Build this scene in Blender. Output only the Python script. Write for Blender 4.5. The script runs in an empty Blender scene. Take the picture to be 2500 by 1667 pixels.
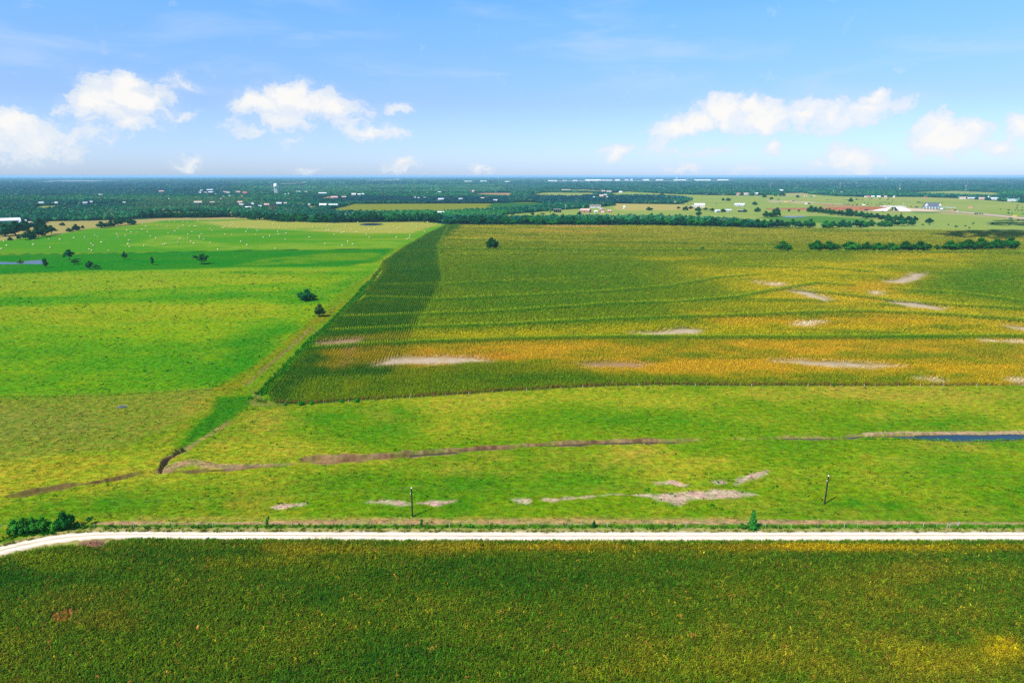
import bpy, math, random
import numpy as np
from mathutils import Vector, Matrix
R = math.radians
C = bpy.context.scene.collection
sc = bpy.context.scene
rng = np.random.default_rng(11)
random.seed(11)

# ------------------------------------------------------------------ camera
H = 110.0                              # drone height, metres
FOC = 2500 * 24 / 36.0                 # focal length in survey pixels of the 2500 px wide photograph
PITCH = math.atan((833.5 - 429.0) / FOC)
cam = bpy.data.cameras.new('camera')
cam.lens = 24; cam.sensor_width = 36; cam.clip_start = 1.0; cam.clip_end = 200000.0
co = bpy.data.objects.new('camera', cam); C.objects.link(co)
co.location = (0, 0, H); co.rotation_euler = (math.pi / 2 - PITCH, 0, 0)
sc.camera = co

# ------------------------------------------------------------------ light, sky, exposure
SUN_TO = Vector((-0.49, -0.44, 0.80)).normalized()      # towards the sun: behind and left of the camera
SUN_EL = math.asin(SUN_TO.z)
SUN_AZ = math.atan2(SUN_TO.x, SUN_TO.y)                 # clockwise from +Y
EXPO = 0.8
SKY_STRENGTH = 0.10
sc.view_settings.view_transform = 'Standard'; sc.view_settings.look = 'None'
sc.view_settings.exposure = EXPO; sc.view_settings.gamma = 1.0; sc.view_settings.use_curve_mapping = False
sc.cycles.use_denoising = False
sc.cycles.max_bounces = 6; sc.cycles.diffuse_bounces = 2; sc.cycles.glossy_bounces = 2
sc.cycles.transmission_bounces = 3; sc.cycles.volume_bounces = 1; sc.cycles.transparent_max_bounces = 6
sc.cycles.sample_clamp_indirect = 8.0
sun = bpy.data.lights.new('sun', 'SUN'); sun.energy = 4.3; sun.angle = R(0.53); sun.color = (1.0, 0.955, 0.88)
so = bpy.data.objects.new('sun', sun); C.objects.link(so)
so.rotation_euler = (-SUN_TO).to_track_quat('-Z', 'Y').to_euler(); so.location = (-300, -300, 600)

# photograph pixel (2500 x 1667) -> direction / surveyed ground position
cP, sP = math.cos(PITCH), math.sin(PITCH)
def ray(px, py):
    u, v = (px - 1250.0) / FOC, (833.5 - py) / FOC
    return np.array([u, cP + v * sP, -sP + v * cP])
def G(px, py, z=0.0):
    d = ray(px, py); t = (z - H) / d[2]
    return (d[0] * t, d[1] * t)
def mpp(px, py):
    """metres that one survey pixel covers at the ground point seen at (px, py)"""
    x, y = G(px, py)
    return (y * cP + H * sP) / FOC
def GP(pts): return [G(*p) for p in pts]

def s2l(c):
    c = np.asarray(c, float) / 255.0
    return np.where(c <= 0.04045, c / 12.92, ((c + 0.055) / 1.055) ** 2.4)
KL = 1.18 * 2 ** EXPO                   # how much brighter than its albedo a level sunlit matt surface comes out
def A(r, g, b, k=1.0):
    return np.clip(s2l((r, g, b)) / KL * k, 0.0015, 0.8)

# ------------------------------------------------------------------ node helpers
def nd(nt, typ, loc=None, **kw):
    n = nt.nodes.new(typ)
    for k, v in kw.items(): setattr(n, k, v)
    return n
def setin(nt, n, i, v):
    if hasattr(v, 'is_output'): nt.links.new(v, n.inputs[i])
    else: n.inputs[i].default_value = v
def math_(nt, op, a, b=0.0, c=0.0, clamp=False):
    n = nd(nt, 'ShaderNodeMath', operation=op, use_clamp=clamp)
    setin(nt, n, 0, a); setin(nt, n, 1, b); setin(nt, n, 2, c); return n.outputs[0]
def vmath(nt, op, a, b=(0, 0, 0)):
    n = nd(nt, 'ShaderNodeVectorMath', operation=op); setin(nt, n, 0, a); setin(nt, n, 1, b); return n.outputs[0]
def mixc(nt, f, a, b, mode='MIX'):
    n = nd(nt, 'ShaderNodeMix', data_type='RGBA', blend_type=mode)
    setin(nt, n, 0, f)
    for i, v in ((6, a), (7, b)):
        if not hasattr(v, 'is_output') and len(v) == 3: v = (*v, 1)
        setin(nt, n, i, v)
    return n.outputs[2]
def maprange(nt, v, a, b, c=0.0, d=1.0, smooth=False):
    n = nd(nt, 'ShaderNodeMapRange', interpolation_type='SMOOTHSTEP' if smooth else 'LINEAR')
    for i, x in enumerate((v, a, b, c, d)): setin(nt, n, i, x)
    return n.outputs[0]
def noise(nt, vec, scale, detail=3.0, rough=0.55, dist=0.0, out=0):
    n = nd(nt, 'ShaderNodeTexNoise'); 
    if vec is not None: nt.links.new(vec, n.inputs['Vector'])
    n.inputs['Scale'].default_value = scale; n.inputs['Detail'].default_value = detail
    n.inputs['Roughness'].default_value = rough; n.inputs['Distortion'].default_value = dist
    return n.outputs[out]

# ------------------------------------------------------------------ sky with clouds
W = bpy.data.worlds.new('World'); sc.world = W; W.use_nodes = True
nt = W.node_tree; nt.nodes.clear()
sky = nd(nt, 'ShaderNodeTexSky', sky_type='NISHITA', sun_disc=False)
sky.sun_elevation = SUN_EL; sky.sun_rotation = SUN_AZ; sky.altitude = 200; sky.air_density = 1.0
sky.dust_density = 0.6; sky.ozone_density = 1.6
tc = nd(nt, 'ShaderNodeTexCoord'); D3 = vmath(nt, 'NORMALIZE', tc.outputs['Generated'])
sx = nd(nt, 'ShaderNodeSeparateXYZ'); nt.links.new(D3, sx.inputs[0])
az = math_(nt, 'ARCTAN2', sx.outputs[0], sx.outputs[1])
el = math_(nt, 'ARCSINE', sx.outputs[2])
cx = nd(nt, 'ShaderNodeCombineXYZ'); nt.links.new(az, cx.inputs[0]); nt.links.new(el, cx.inputs[1])
P2 = cx.outputs[0]
warp = vmath(nt, 'SUBTRACT', noise(nt, P2, 26, 5, 0.62, out=1), (0.5, 0.5, 0.5))
wn = nd(nt, 'ShaderNodeVectorMath', operation='SCALE'); nt.links.new(warp, wn.inputs[0]); wn.inputs['Scale'].default_value = 0.05
PW = vmath(nt, 'ADD', P2, wn.outputs[0])
# cumulus puffs: survey pixel centre, half width, half height, weight
PUFFS = [(30,312,75,40,1),(100,335,90,45,.75),(60,370,140,45,.45),(190,345,90,35,.45),(232,262,70,34,.9),(290,232,80,50,1),(305,205,45,32,1),
 (335,240,75,42,.9),(290,290,110,45,.6),(385,265,60,40,.5),(300,305,50,25,.7),(440,205,48,18,.65),(430,282,75,14,.45),
 (640,255,80,34,.9),(700,232,70,38,1),(745,255,100,42,.9),(700,290,130,50,.55),(820,262,75,36,.8),(850,300,90,30,.55),(900,320,80,26,.75),(960,325,50,18,.6),
 (610,322,75,20,.5),(710,345,60,18,.45),(972,265,40,17,.62),(460,395,55,22,.5),(980,397,42,22,.7),(745,418,40,17,.45),(1175,410,38,20,.5),(1125,395,18,10,.4),
 (1650,310,70,28,.9),(1700,292,70,32,.9),(1770,272,80,42,1),(1830,260,60,32,1),(1870,290,110,48,.85),(1960,280,75,40,.85),(2030,285,90,40,.75),(2120,265,110,42,.6),(2130,238,60,18,.7),
 (1620,325,60,20,.6),(1505,375,44,20,.75),(1615,365,70,28,.55),(1730,358,90,24,.4),(1885,358,26,26,.65),(2080,388,68,34,.9),(1995,400,60,18,.5),
 (2290,325,48,44,1),(2300,350,78,34,1),(2375,325,48,28,.8),(2445,368,50,26,.75),(2490,312,45,38,.9),(1660,412,70,18,.4),(1815,412,60,18,.45),(2380,412,70,14,.3),(90,415,90,14,.2)]
dens = None
for (px, py, rx, ry, w) in PUFFS:
    d = ray(px, py); d = d / np.linalg.norm(d)
    a0, e0 = math.atan2(d[0], d[1]), math.asin(d[2])
    kx = 1.0 / (rx * 1.42 / FOC * (d[1] * cP + 0.05)); ky = 1.0 / (ry * 1.42 / FOC * 0.95)
    mp = nd(nt, 'ShaderNodeMapping'); nt.links.new(PW, mp.inputs[0])
    mp.inputs['Location'].default_value = (-a0 * kx, -e0 * ky, 0); mp.inputs['Scale'].default_value = (kx, ky, 1)
    gr = nd(nt, 'ShaderNodeTexGradient', gradient_type='SPHERICAL'); nt.links.new(mp.outputs[0], gr.inputs[0])
    v = math_(nt, 'MULTIPLY', gr.outputs[1], w)
    dens = v if dens is None else math_(nt, 'SMOOTH_MAX', dens, v, 0.12)
# the same weather goes on all round: a ring of cumulus low over the horizon outside this view
ring = noise(nt, vmath(nt, 'MULTIPLY', PW, (1.0, 2.2, 1)), 5.0, 2, 0.5)
ring = maprange(nt, ring, 0.52, 0.75)
side = maprange(nt, math_(nt, 'ABSOLUTE', az), 0.72, 0.9, smooth=True)
low = math_(nt, 'MULTIPLY', maprange(nt, el, 0.01, 0.06), maprange(nt, el, 0.55, 0.3))
dens = math_(nt, 'MAXIMUM', dens, math_(nt, 'MULTIPLY', ring, math_(nt, 'MULTIPLY', side, low)))
fb = noise(nt, vmath(nt, 'MULTIPLY', PW, (1, 1.5, 1)), 34, 7, 0.6)
fbs = math_(nt, 'MULTIPLY', math_(nt, 'SUBTRACT', fb, 0.5), 1.15)
d2 = math_(nt, 'ADD', dens, fbs)
cov = maprange(nt, d2, 0.18, 0.44, smooth=True)
present = maprange(nt, dens, 0.0, 0.22, smooth=True)
cov = math_(nt, 'MULTIPLY', cov, present)
soft = math_(nt, 'MULTIPLY', maprange(nt, dens, 0.0, 0.6, smooth=True), 0.45)      # thin veil round every puff
cov = math_(nt, 'MAXIMUM', cov, soft)
# cirrus wisps
mpc = nd(nt, 'ShaderNodeMapping'); nt.links.new(P2, mpc.inputs[0]); mpc.inputs['Rotation'].default_value = (0, 0, R(-14)); mpc.inputs['Scale'].default_value = (1.6, 8.0, 1)
ci = noise(nt, mpc.outputs[0], 2.6, 5, 0.55, 0.4)
ci = math_(nt, 'MULTIPLY', maprange(nt, ci, 0.47, 0.75, smooth=True), maprange(nt, el, 0.03, 0.12))
ci = math_(nt, 'MULTIPLY', ci, 0.33)
CL = 0.93 / 2 ** EXPO / SKY_STRENGTH
shade = maprange(nt, math_(nt, 'ADD', math_(nt, 'MULTIPLY', dens, 0.8), math_(nt, 'MULTIPLY', fbs, 0.7)), 0.12, 0.72, smooth=True)
ccol = mixc(nt, shade, (CL * .80, CL * .885, CL * .985), (CL * 1.06, CL * 1.045, CL * 1.02))
rp = nd(nt, 'ShaderNodeValToRGB'); nt.links.new(math_(nt, 'MULTIPLY', el, 1.6667), rp.inputs[0]); cr = rp.color_ramp   # air colour against height above the horizon
for p_, c_ in ((0.0, (.61, .79, 1.32)), (.16, (.55, .67, .99)), (.33, (.54, .84, 1.12)), (.5, (.28, .88, 1.24)), (1.0, (.28, .88, 1.24))):
    e_ = cr.elements[0] if p_ == 0 else cr.elements[-1] if p_ == 1 else cr.elements.new(p_); e_.position = p_; e_.color = (*c_, 1)
tint = mixc(nt, 1.0, sky.outputs[0], rp.outputs[0], 'MULTIPLY')
# high-altitude whitening of the lower sky is in the Nishita model; the veil and clouds go on top
c1 = mixc(nt, ci, tint, (CL * .78, CL * .88, CL * 1.0))
c2 = mixc(nt, math_(nt, 'MULTIPLY', cov, maprange(nt, d2, 0.2, 0.75, 0.62, 0.98)), c1, ccol)
bg = nd(nt, 'ShaderNodeBackground'); nt.links.new(c2, bg.inputs[0]); bg.inputs[1].default_value = SKY_STRENGTH
wo = nd(nt, 'ShaderNodeOutputWorld'); nt.links.new(bg.outputs[0], wo.inputs[0])
W.cycles.sampling_method = 'MANUAL'; W.cycles.sample_map_resolution = 512

# ------------------------------------------------------------------ object helpers
def tag(o, label=None, cat=None, group=None, kind=None):
    if label: o['label'] = label
    if cat: o['category'] = cat
    if group: o['group'] = group
    if kind: o['kind'] = kind
    return o
def empty(name, loc, rz=0.0, s=None):
    o = bpy.data.objects.new(name, None); C.objects.link(o); o.location = loc; o.rotation_euler = (0, 0, rz)
    o.empty_display_size = 0.5
    if s is not None: o.scale = s
    return o
class MB:
    """collects boxes, tubes, prisms and loose faces into one mesh"""
    def __init__(s): s.v = []; s.f = []
    def face(s, pts):
        n = len(s.v); s.v += [tuple(p) for p in pts]; s.f.append(tuple(range(n, n + len(pts))))
    def add(s, vs, fs):
        n = len(s.v); s.v += [tuple(p) for p in vs]; s.f += [tuple(i + n for i in f) for f in fs]
    def box(s, c, d, rz=0.0):
        x, y, z = [q / 2 for q in d]; cs, sn = math.cos(rz), math.sin(rz)
        vs = [(c[0] + a * x * cs - b * y * sn, c[1] + a * x * sn + b * y * cs, c[2] + e * z) for e in (-1, 1) for a, b in ((-1, -1), (1, -1), (1, 1), (-1, 1))]
        s.add(vs, [(3, 2, 1, 0), (4, 5, 6, 7), (0, 1, 5, 4), (1, 2, 6, 5), (2, 3, 7, 6), (3, 0, 4, 7)])
    def tube(s, pts, rad, n=6, cap=True):
        pts = [Vector(p) for p in pts]
        rad = rad if isinstance(rad, (list, tuple)) else [rad] * len(pts)
        b = len(s.v)
        for i, p in enumerate(pts):
            t = (pts[min(i + 1, len(pts) - 1)] - pts[max(i - 1, 0)]).normalized()
            u = t.cross(Vector((0.31, 0.95, 0.05))); u = t.cross(Vector((1, 0, 0))) if u.length < .1 else u
            u.normalize(); w = t.cross(u)
            s.v += [tuple(p + (u * math.cos(k * 2 * math.pi / n) + w * math.sin(k * 2 * math.pi / n)) * rad[i]) for k in range(n)]
        for i in range(len(pts) - 1):
            for k in range(n):
                a, c = b + i * n + k, b + i * n + (k + 1) % n
                s.f.append((a, c, c + n, a + n))
        if cap:
            s.f.append(tuple(b + k for k in reversed(range(n)))); s.f.append(tuple(b + (len(pts) - 1) * n + k for k in range(n)))
    def prism(s, poly, z0, z1):
        n = len(s.v); m = len(poly)
        s.v += [(p[0], p[1], z0) for p in poly] + [(p[0], p[1], z1) for p in poly]
        s.f.append(tuple(n + i for i in reversed(range(m)))); s.f.append(tuple(n + m + i for i in range(m)))
        for i in range(m): s.f.append((n + i, n + (i + 1) % m, n + m + (i + 1) % m, n + m + i))
    def mesh(s, name, mat, smooth=False):
        me = bpy.data.meshes.new(name); me.from_pydata(s.v, [], s.f); me.update()
        if mat: me.materials.append(mat)
        if smooth: me.polygons.foreach_set('use_smooth', [True] * len(me.polygons))
        return me
    def build(s, name, mat, parent=None, smooth=False):
        return link(name, s.mesh(name, mat, smooth), parent)
def link(name, me, parent=None):
    o = bpy.data.objects.new(name, me); C.objects.link(o)
    if parent: o.parent = parent
    return o
def copy_tree(o, parent=None):
    c = o.copy(); C.objects.link(c)
    if parent is not None: c.parent = parent
    for ch in list(o.children): copy_tree(ch, c)
    return c

# ------------------------------------------------------------------ value noise and survey polygons, in plan metres
_T = np.random.default_rng(5).random((256, 256)).astype(np.float32)
def vn(X, Y, scale, seed=0, octv=3, ax=1.0):
    """value noise, about -1..1; scale = size of the largest lumps in metres"""
    out = np.zeros(len(X), np.float32); amp, tot = 1.0, 0.0
    fx, fy = X / scale * ax + seed * 17.3, Y / scale + seed * 9.7
    for o in range(octv):
        ix, iy = np.floor(fx).astype(np.int64), np.floor(fy).astype(np.int64)
        u, v = (fx - ix).astype(np.float32), (fy - iy).astype(np.float32)
        u, v = u * u * (3 - 2 * u), v * v * (3 - 2 * v)
        a = _T[ix & 255, iy & 255]; b = _T[(ix + 1) & 255, iy & 255]; c = _T[ix & 255, (iy + 1) & 255]; d = _T[(ix + 1) & 255, (iy + 1) & 255]
        out += amp * ((a * (1 - u) + b * u) * (1 - v) + (c * (1 - u) + d * u) * v - 0.5)
        tot += amp; amp *= 0.55; fx = fx * 2.07 + 31.7; fy = fy * 2.07 + 11.3
    return out / tot * 2.6
def sstep(t): t = np.clip(t, 0, 1); return t * t * (3 - 2 * t)
def seg_d2(X, Y, a, b):
    dx, dy = b[0] - a[0], b[1] - a[1]; L2 = dx * dx + dy * dy + 1e-9
    t = np.clip(((X - a[0]) * dx + (Y - a[1]) * dy) / L2, 0, 1)
    return (X - a[0] - t * dx) ** 2 + (Y - a[1] - t * dy) ** 2, t
def in_poly(X, Y, P):
    ins = np.zeros(len(X), bool)
    for i in range(len(P)):
        (x0, y0), (x1, y1) = P[i - 1], P[i]
        if y0 == y1: continue
        c = ((y0 > Y) != (y1 > Y)) & (X < (x1 - x0) * (Y - y0) / (y1 - y0) + x0)
        ins ^= c
    return ins
def pmask(X, Y, px, soft=3.0, wob=0.0, wsc=30.0, seed=0, plan=False):
    """0..1 mask of a survey polygon; soft = edge width, wob = edge wobble, both in metres"""
    P = px if plan else GP(px)
    xs, ys = [p[0] for p in P], [p[1] for p in P]; pad = soft + wob * 1.5 + 1
    out = np.zeros(len(X), np.float32)
    sel = np.nonzero((X > min(xs) - pad) & (X < max(xs) + pad) & (Y > min(ys) - pad) & (Y < max(ys) + pad))[0]
    if not len(sel): return out
    x, y = X[sel], Y[sel]; d2 = np.full(len(sel), 1e18)
    for i in range(len(P)): d2 = np.minimum(d2, seg_d2(x, y, P[i - 1], P[i])[0])
    d = np.sqrt(d2); d = np.where(in_poly(x, y, P), d, -d)
    if wob: d = d + wob * vn(x, y, wsc, seed + 3, 3)
    out[sel] = sstep(d / max(soft, 1e-3) * 0.5 + 0.5); return out
def lmask(X, Y, px, hw, soft=1.0, wob=0.0, wsc=12.0, seed=0, plan=False):
    """mask of a band along a survey polyline; hw number or list of half widths (m). returns mask and signed depth 0..1"""
    P = px if plan else GP(px)
    hws = hw if isinstance(hw, (list, tuple)) else [hw] * len(P)
    xs, ys = [p[0] for p in P], [p[1] for p in P]; pad = max(hws) + soft + wob * 1.5 + 1
    out = np.zeros(len(X), np.float32); prof = np.zeros(len(X), np.float32)
    sel = np.nonzero((X > min(xs) - pad) & (X < max(xs) + pad) & (Y > min(ys) - pad) & (Y < max(ys) + pad))[0]
    if not len(sel): return out, prof
    x, y = X[sel], Y[sel]; best = np.full(len(sel), 1e18); w = np.zeros(len(sel))
    for i in range(len(P) - 1):
        d2, t = seg_d2(x, y, P[i], P[i + 1]); m = d2 < best
        best = np.where(m, d2, best); w = np.where(m, hws[i] + (hws[i + 1] - hws[i]) * t, w)
    d = np.sqrt(best)
    if wob: d = np.abs(d + wob * vn(x, y, wsc, seed + 7, 3))
    out[sel] = sstep((w - d) / soft + 0.5); prof[sel] = np.clip(1 - d / np.maximum(w, .01), 0, 1); return out, prof
# ------------------------------------------------------------------ survey of the place (photograph pixels; projected to plan metres)
ROAD_U = [(-420,1500),(-160,1378),(0,1333),(60,1319),(110,1309),(163,1301),(237,1297),(330,1297),(1240,1298),(2500,1297),(3300,1297)]
ROAD_L = [(-420,1560),(-160,1408),(0,1354),(60,1341),(136,1325),(226,1316),(300,1314),(600,1317),(1240,1320),(2500,1318),(3300,1318)]
CROP_L = [(1090,549),(1040,572),(985,605),(935,640),(928,652),(935,664),(918,685),(890,712),(895,725),(850,747),(820,785),(790,812),(762,838),(728,872),(692,915),(655,952),(655,968),(672,985)]
CROP = CROP_L + [(740,986),(860,978),(1060,966),(1240,955),(1420,947),(1600,942),(2050,941),(2500,940),(3300,941),(3300,575),(2500,566),(2300,562),(2100,560),(1990,558),(1860,558),(1780,555),(1600,551),(1240,550)]
STRIP = CROP_L + [(700,985),(720,950),(760,925),(960,916),(967,895),(989,850),(1011,810),(1024,775),(1049,745),(1068,720),(1081,690),(1080,655),(1067,633),(1080,612),(1068,600),(1090,579),(1130,550)]
FORE_EDGE = [(-420,1600),(-160,1425),(0,1368),(40,1356),(100,1343),(160,1336),(250,1327),(320,1320),(600,1322),(1240,1325),(1800,1326),(2500,1324),(3300,1324)]
HAY = [(-700,600),(0,587),(139,572),(209,558),(245,555),(300,552),(345,545),(400,539),(500,537),(600,532),(700,539),(800,542),(900,541),(1041,539),(1084,546),(1041,570),(994,600),(968,607),(800,609),(640,611),(300,617),(0,619),(-700,625)]
C_SMALL = [(20,1212),(60,1206),(130,1192),(215,1181),(290,1168),(350,1157),(400,1152),(450,1152),(520,1150),(560,1147),(620,1141),(700,1136),(740,1128)]
C_SMALL_W = [.6,2.6,2.0,1.3,1.5,2.3,1.6,.9,1.0,1.3,1.0,.9,.8]
C_MAIN = [(732,1121),(765,1122),(820,1122),(900,1117),(1000,1110),(1100,1102),(1170,1096),(1240,1091),(1300,1086),(1400,1080),(1500,1076),(1600,1075),(1650,1074),(1720,1071)]
C_MAIN_W = [.7,3.2,3.8,3.1,2.6,2.3,2.2,1.9,1.9,2.1,2.2,2.6,2.4,.7]
C_POND = [(1770,1069),(1850,1068),(1910,1066),(1960,1067),(2050,1067),(2100,1062),(2180,1062),(2240,1064),(2320,1066),(2420,1066),(2500,1064),(2700,1062),(3000,1064)]
C_POND_W = [.5,.9,1.2,1.5,1.5,1.6,2.6,4.0,5.2,4.8,4.2,4.2,4.2]
C_PIT = [(392,1148),(408,1122),(428,1112),(442,1102),(452,1094)]
C_PIT_W = [.7,1.2,.9,1.7,.7]
# open land between the far woods: polygon, colour, mixed colour, edge softness
HAYTOP = [(480,541),(640,536),(800,543),(1041,541),(1062,548),(1010,570),(900,569),(700,563),(560,556)]
TANSTRIP = [(-400,560),(0,575),(40,556),(105,548),(110,541),(250,538),(340,536),(400,533),(640,529),(660,535),(500,537),(400,539),(345,545),(300,552),(209,558),(139,572),(0,587),(-400,596)]
OPEN = [
 ('a', [(84,514),(96,504),(240,498),(330,496),(322,501),(180,506),(92,516)], (172,182,90)),
 ('b', [(342,521),(400,517),(560,519),(562,526),(400,526)], (182,172,90)),
 ('c', [(740,506),(778,503),(784,507),(770,513),(745,512)], (200,176,110)),
 ('d', [(775,487),(800,480),(840,484),(858,478),(876,478),(850,487),(800,490)], (195,165,115)),
 ('e', [(786,518),(826,508),(861,498),(1180,497),(1290,494),(1330,496),(1330,508),(1100,520),(960,522),(850,522)], (150,155,45)),
 ('f', [(1150,472),(1250,471),(1250,482),(1190,480),(1156,477)], (205,165,120)),
 ('g', [(1205,527),(1300,519),(1360,514),(1440,508),(1500,502),(1500,497),(1660,499),(1690,488),(1660,483),(1600,480),(1500,480),(1490,472),(1530,468),(1640,474),(1740,477),(1840,478),(1960,473),(2040,479),(2100,481),(2240,481),(2330,484),(2420,490),(2520,497),(3300,520),(3300,585),(2500,568),(2100,560),(1900,556),(1830,546),(1760,539),(1600,534),(1400,533),(1240,536)], (168,184,88)),
 ('h', [(1296,477),(1320,471),(1345,470),(1450,471),(1452,478),(1400,482),(1300,481)], (170,182,95)),
 ('i', [(1360,464),(1430,463),(1480,467),(1500,470),(1470,471),(1360,467)], (178,180,110)),
 ('j', [(2200,471),(2330,466),(2440,471),(2440,481),(2330,478),(2250,475)], (165,180,100)),
 ('k', [(1910,472),(1960,471),(1985,476),(1920,480)], (190,184,120)),
]
FARPATCH = [([(0,449),(150,440),(330,441),(250,446),(100,447)], (150,165,150)), ([(880,440),(980,438),(985,442),(900,443)], (165,165,150)),
 ([(640,449),(720,447),(780,449),(700,452)], (140,160,130)), ([(1290,443),(1420,440),(1800,440),(1800,444),(1300,446)], (150,165,150)),
 ([(1800,450),(1990,449),(2000,452),(1800,453)], (150,165,130)), ([(2240,448),(2500,446),(2500,449),(2250,451)], (165,170,135)), ([(2000,447),(2120,446),(2130,449),(2010,450)], (150,165,130))]

PASTURE_Y = A(172,176,36); PASTURE_G = A(126,160,18); GRASS_D = A(62,140,4); STRAW = A(196,168,66)
def mix(col, m, rgb):
    m = m[:, None]; col *= (1 - m); col += m * np.asarray(rgb, np.float32)[None, :]
def terrain(X, Y):
    """ground height (m)"""
    z = np.zeros(len(X), np.float32)
    n = vn(X, Y, 150, 2, 2)
    near = sstep((Y - 212) / 40) * sstep((1500 - Y) / 500) * sstep((X + 1400) / 300) * sstep((1400 - X) / 300)
    z += n * 0.55 * near + vn(X, Y, 38, 9, 2) * 0.16 * near
    for px, w, dep in ((C_SMALL, C_SMALL_W, 1.3), (C_MAIN, C_MAIN_W, 2.2), (C_POND, C_POND_W, 1.8), (C_PIT, C_PIT_W, 2.2)):
        m, pr = lmask(X, Y, px, w, soft=.5, wob=1.0, wsc=6, seed=4)
        z -= dep * sstep(pr * 2.1) * (m > 0)
    return z

def ground_color(X, Y):
    """matt colour of the open ground and the amount of tussock mottling"""
    N = len(X); D = np.hypot(X, Y)
    n1 = vn(X, Y, 46, 1, 4, .6); n2 = vn(X, Y, 17, 6, 3, .7); n3 = vn(X, Y, 5.5, 8, 3, .75); nbig = vn(X, Y, 160, 12, 3, .5)
    col = np.zeros((N, 3), np.float32); col[:] = PASTURE_G
    mott = np.ones(N, np.float32)
    mix(col, sstep(0.5 + 0.9 * n1 + 0.55 * n2), PASTURE_Y)
    mix(col, sstep(n2 * 0.8 + n1 * .5 - 0.25) * 0.5, STRAW)
    mix(col, sstep(-n1 * 1.2 - n2 * .6 - 0.55), GRASS_D)
    br = np.clip(.78 + .75 * n2 + .4 * n1, .12, 1.0)
    M = lambda px, c, k=1.0, soft=6, wob=5, wsc=25, seed=0: mix(col, pmask(X, Y, px, soft, wob, wsc, seed) * k * (1 if k > .84 else br), c)
    L = lambda px, hw, c, k=1.0, soft=1.5, wob=.8, wsc=10, seed=0: mix(col, lmask(X, Y, px, hw, soft, wob, wsc, seed)[0] * k, c)
    # --- big left pasture
    left = [(-900,700),(0,668),(300,660),(600,652),(850,650),(930,640),(905,690),(780,800),(640,905),(520,950),(0,972),(-900,1010)]
    lm = pmask(X, Y, left, 4, 2)
    base = np.zeros((N, 3), np.float32); base[:] = A(114,170,6); nl = vn(X, Y, 60, 21, 4, .45); nl2 = vn(X, Y, 14, 22, 3, .5)
    mix(base, sstep(.35 + nl * .9 + nl2 * .55), A(152,180,18)); mix(base, sstep(nl2 * .9 + nl * .6 - .45) * .5, A(172,164,40)); mix(base, sstep(-nl * 1.1 - nl2 * .7 - .5) * .8, A(58,148,3))
    col[:] = col * (1 - lm[:, None]) + base * lm[:, None]
    M([(-900,665),(0,668),(300,662),(600,655),(850,652),(700,690),(400,705),(0,715),(-900,725)], A(172,182,40), .6, 14, 14, 60, 3)
    M([(-900,760),(0,752),(330,745),(700,742),(690,770),(500,785),(0,795),(-900,800)], A(180,180,36), .6, 10, 10, 50, 5)
    M([(-900,725),(0,722),(330,722),(640,712),(800,700),(880,672),(905,662),(870,702),(800,736),(700,742),(640,733),(300,739),(0,746),(-900,752)], A(48,150,4), .7, 14, 9, 40, 7)
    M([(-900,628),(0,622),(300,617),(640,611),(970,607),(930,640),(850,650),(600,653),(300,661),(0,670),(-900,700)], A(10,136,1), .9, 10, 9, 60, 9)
    M([(640,632),(800,620),(930,618),(900,634),(700,648),(560,650)], A(140,172,18), .55, 10, 14, 60, 11)
    M([(-400,850),(0,850),(300,845),(560,820),(735,786),(690,855),(600,930),(520,952),(0,968),(-400,980)], A(70,152,4), .6, 24, 16, 50, 12); M([(540,845),(650,800),(738,786),(690,852),(600,930),(520,950),(470,950),(480,905)], A(34,142,3), .7, 22, 16, 40, 13)
    L([(-300,803),(0,798),(330,793),(640,789),(760,768)], .7, A(178,184,60), .75, 1.5, .3)
    # --- hay field
    hm = pmask(X, Y, HAY, 6, 3)
    hb = np.zeros((N, 3), np.float32); hb[:] = A(88,160,8); nh = vn(X, Y, 190, 31, 4, .5); nh2 = vn(X, Y, 40, 32, 3, .35)
    mix(hb, sstep(.35 + nh * .9 + nh2 * .5), A(140,170,32))
    col[:] = col * (1 - hm[:, None]) + hb * hm[:, None]; mott *= 1 - .6 * hm
    M([(420,575),(560,600),(900,588),(990,590),(970,606),(640,611),(560,612),(300,600)], A(150,182,46), .7, 14, 14, 80, 15)
    M(HAYTOP, A(190,184,78), .9, 16, 14, 80, 17)
    M([(600,560),(760,556),(830,551),(800,562),(660,566)], A(96,166,40), .6, 10, 8, 40, 19)
    M([(1045,560),(1084,546),(1050,541),(1070,538),(1100,545),(1000,600),(975,606)], A(88,172,30), .8, 8, 4)
    M(TANSTRIP, A(196,178,98), .9, 10, 6, 60, 21)
    # --- olive paddock between the left fence line and the gully
    M([(-900,1020),(0,974),(260,966),(520,951),(470,1020),(300,1095),(120,1120),(-900,1200)], A(146,154,46), .86, 5, 4, 20, 23)
    M([(-300,1030),(0,1000),(230,1000),(260,1040),(120,1080),(-300,1100)], A(140,148,58), .55, 10, 6, 20, 24)
    M([(340,1060),(480,975),(530,955),(560,960),(500,1010),(430,1080),(370,1105)], A(186,160,50), .55, 5, 5, 12, 25)
    M([(-400,1200),(0,1130),(170,1120),(280,1125),(200,1160),(100,1185),(0,1205)], A(180,168,38), .6, 5, 5, 14, 27)
    M([(-400,1400),(0,1232),(330,1190),(480,1160),(620,1165),(640,1210),(560,1268),(230,1272),(150,1262),(20,1290),(-100,1320)], A(48,136,2), .84, 10, 8, 24, 29)
    M([(590,1180),(680,1190),(720,1235),(640,1268),(560,1270),(560,1230)], A(168,158,38), .6, 4, 4, 12, 31)
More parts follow.
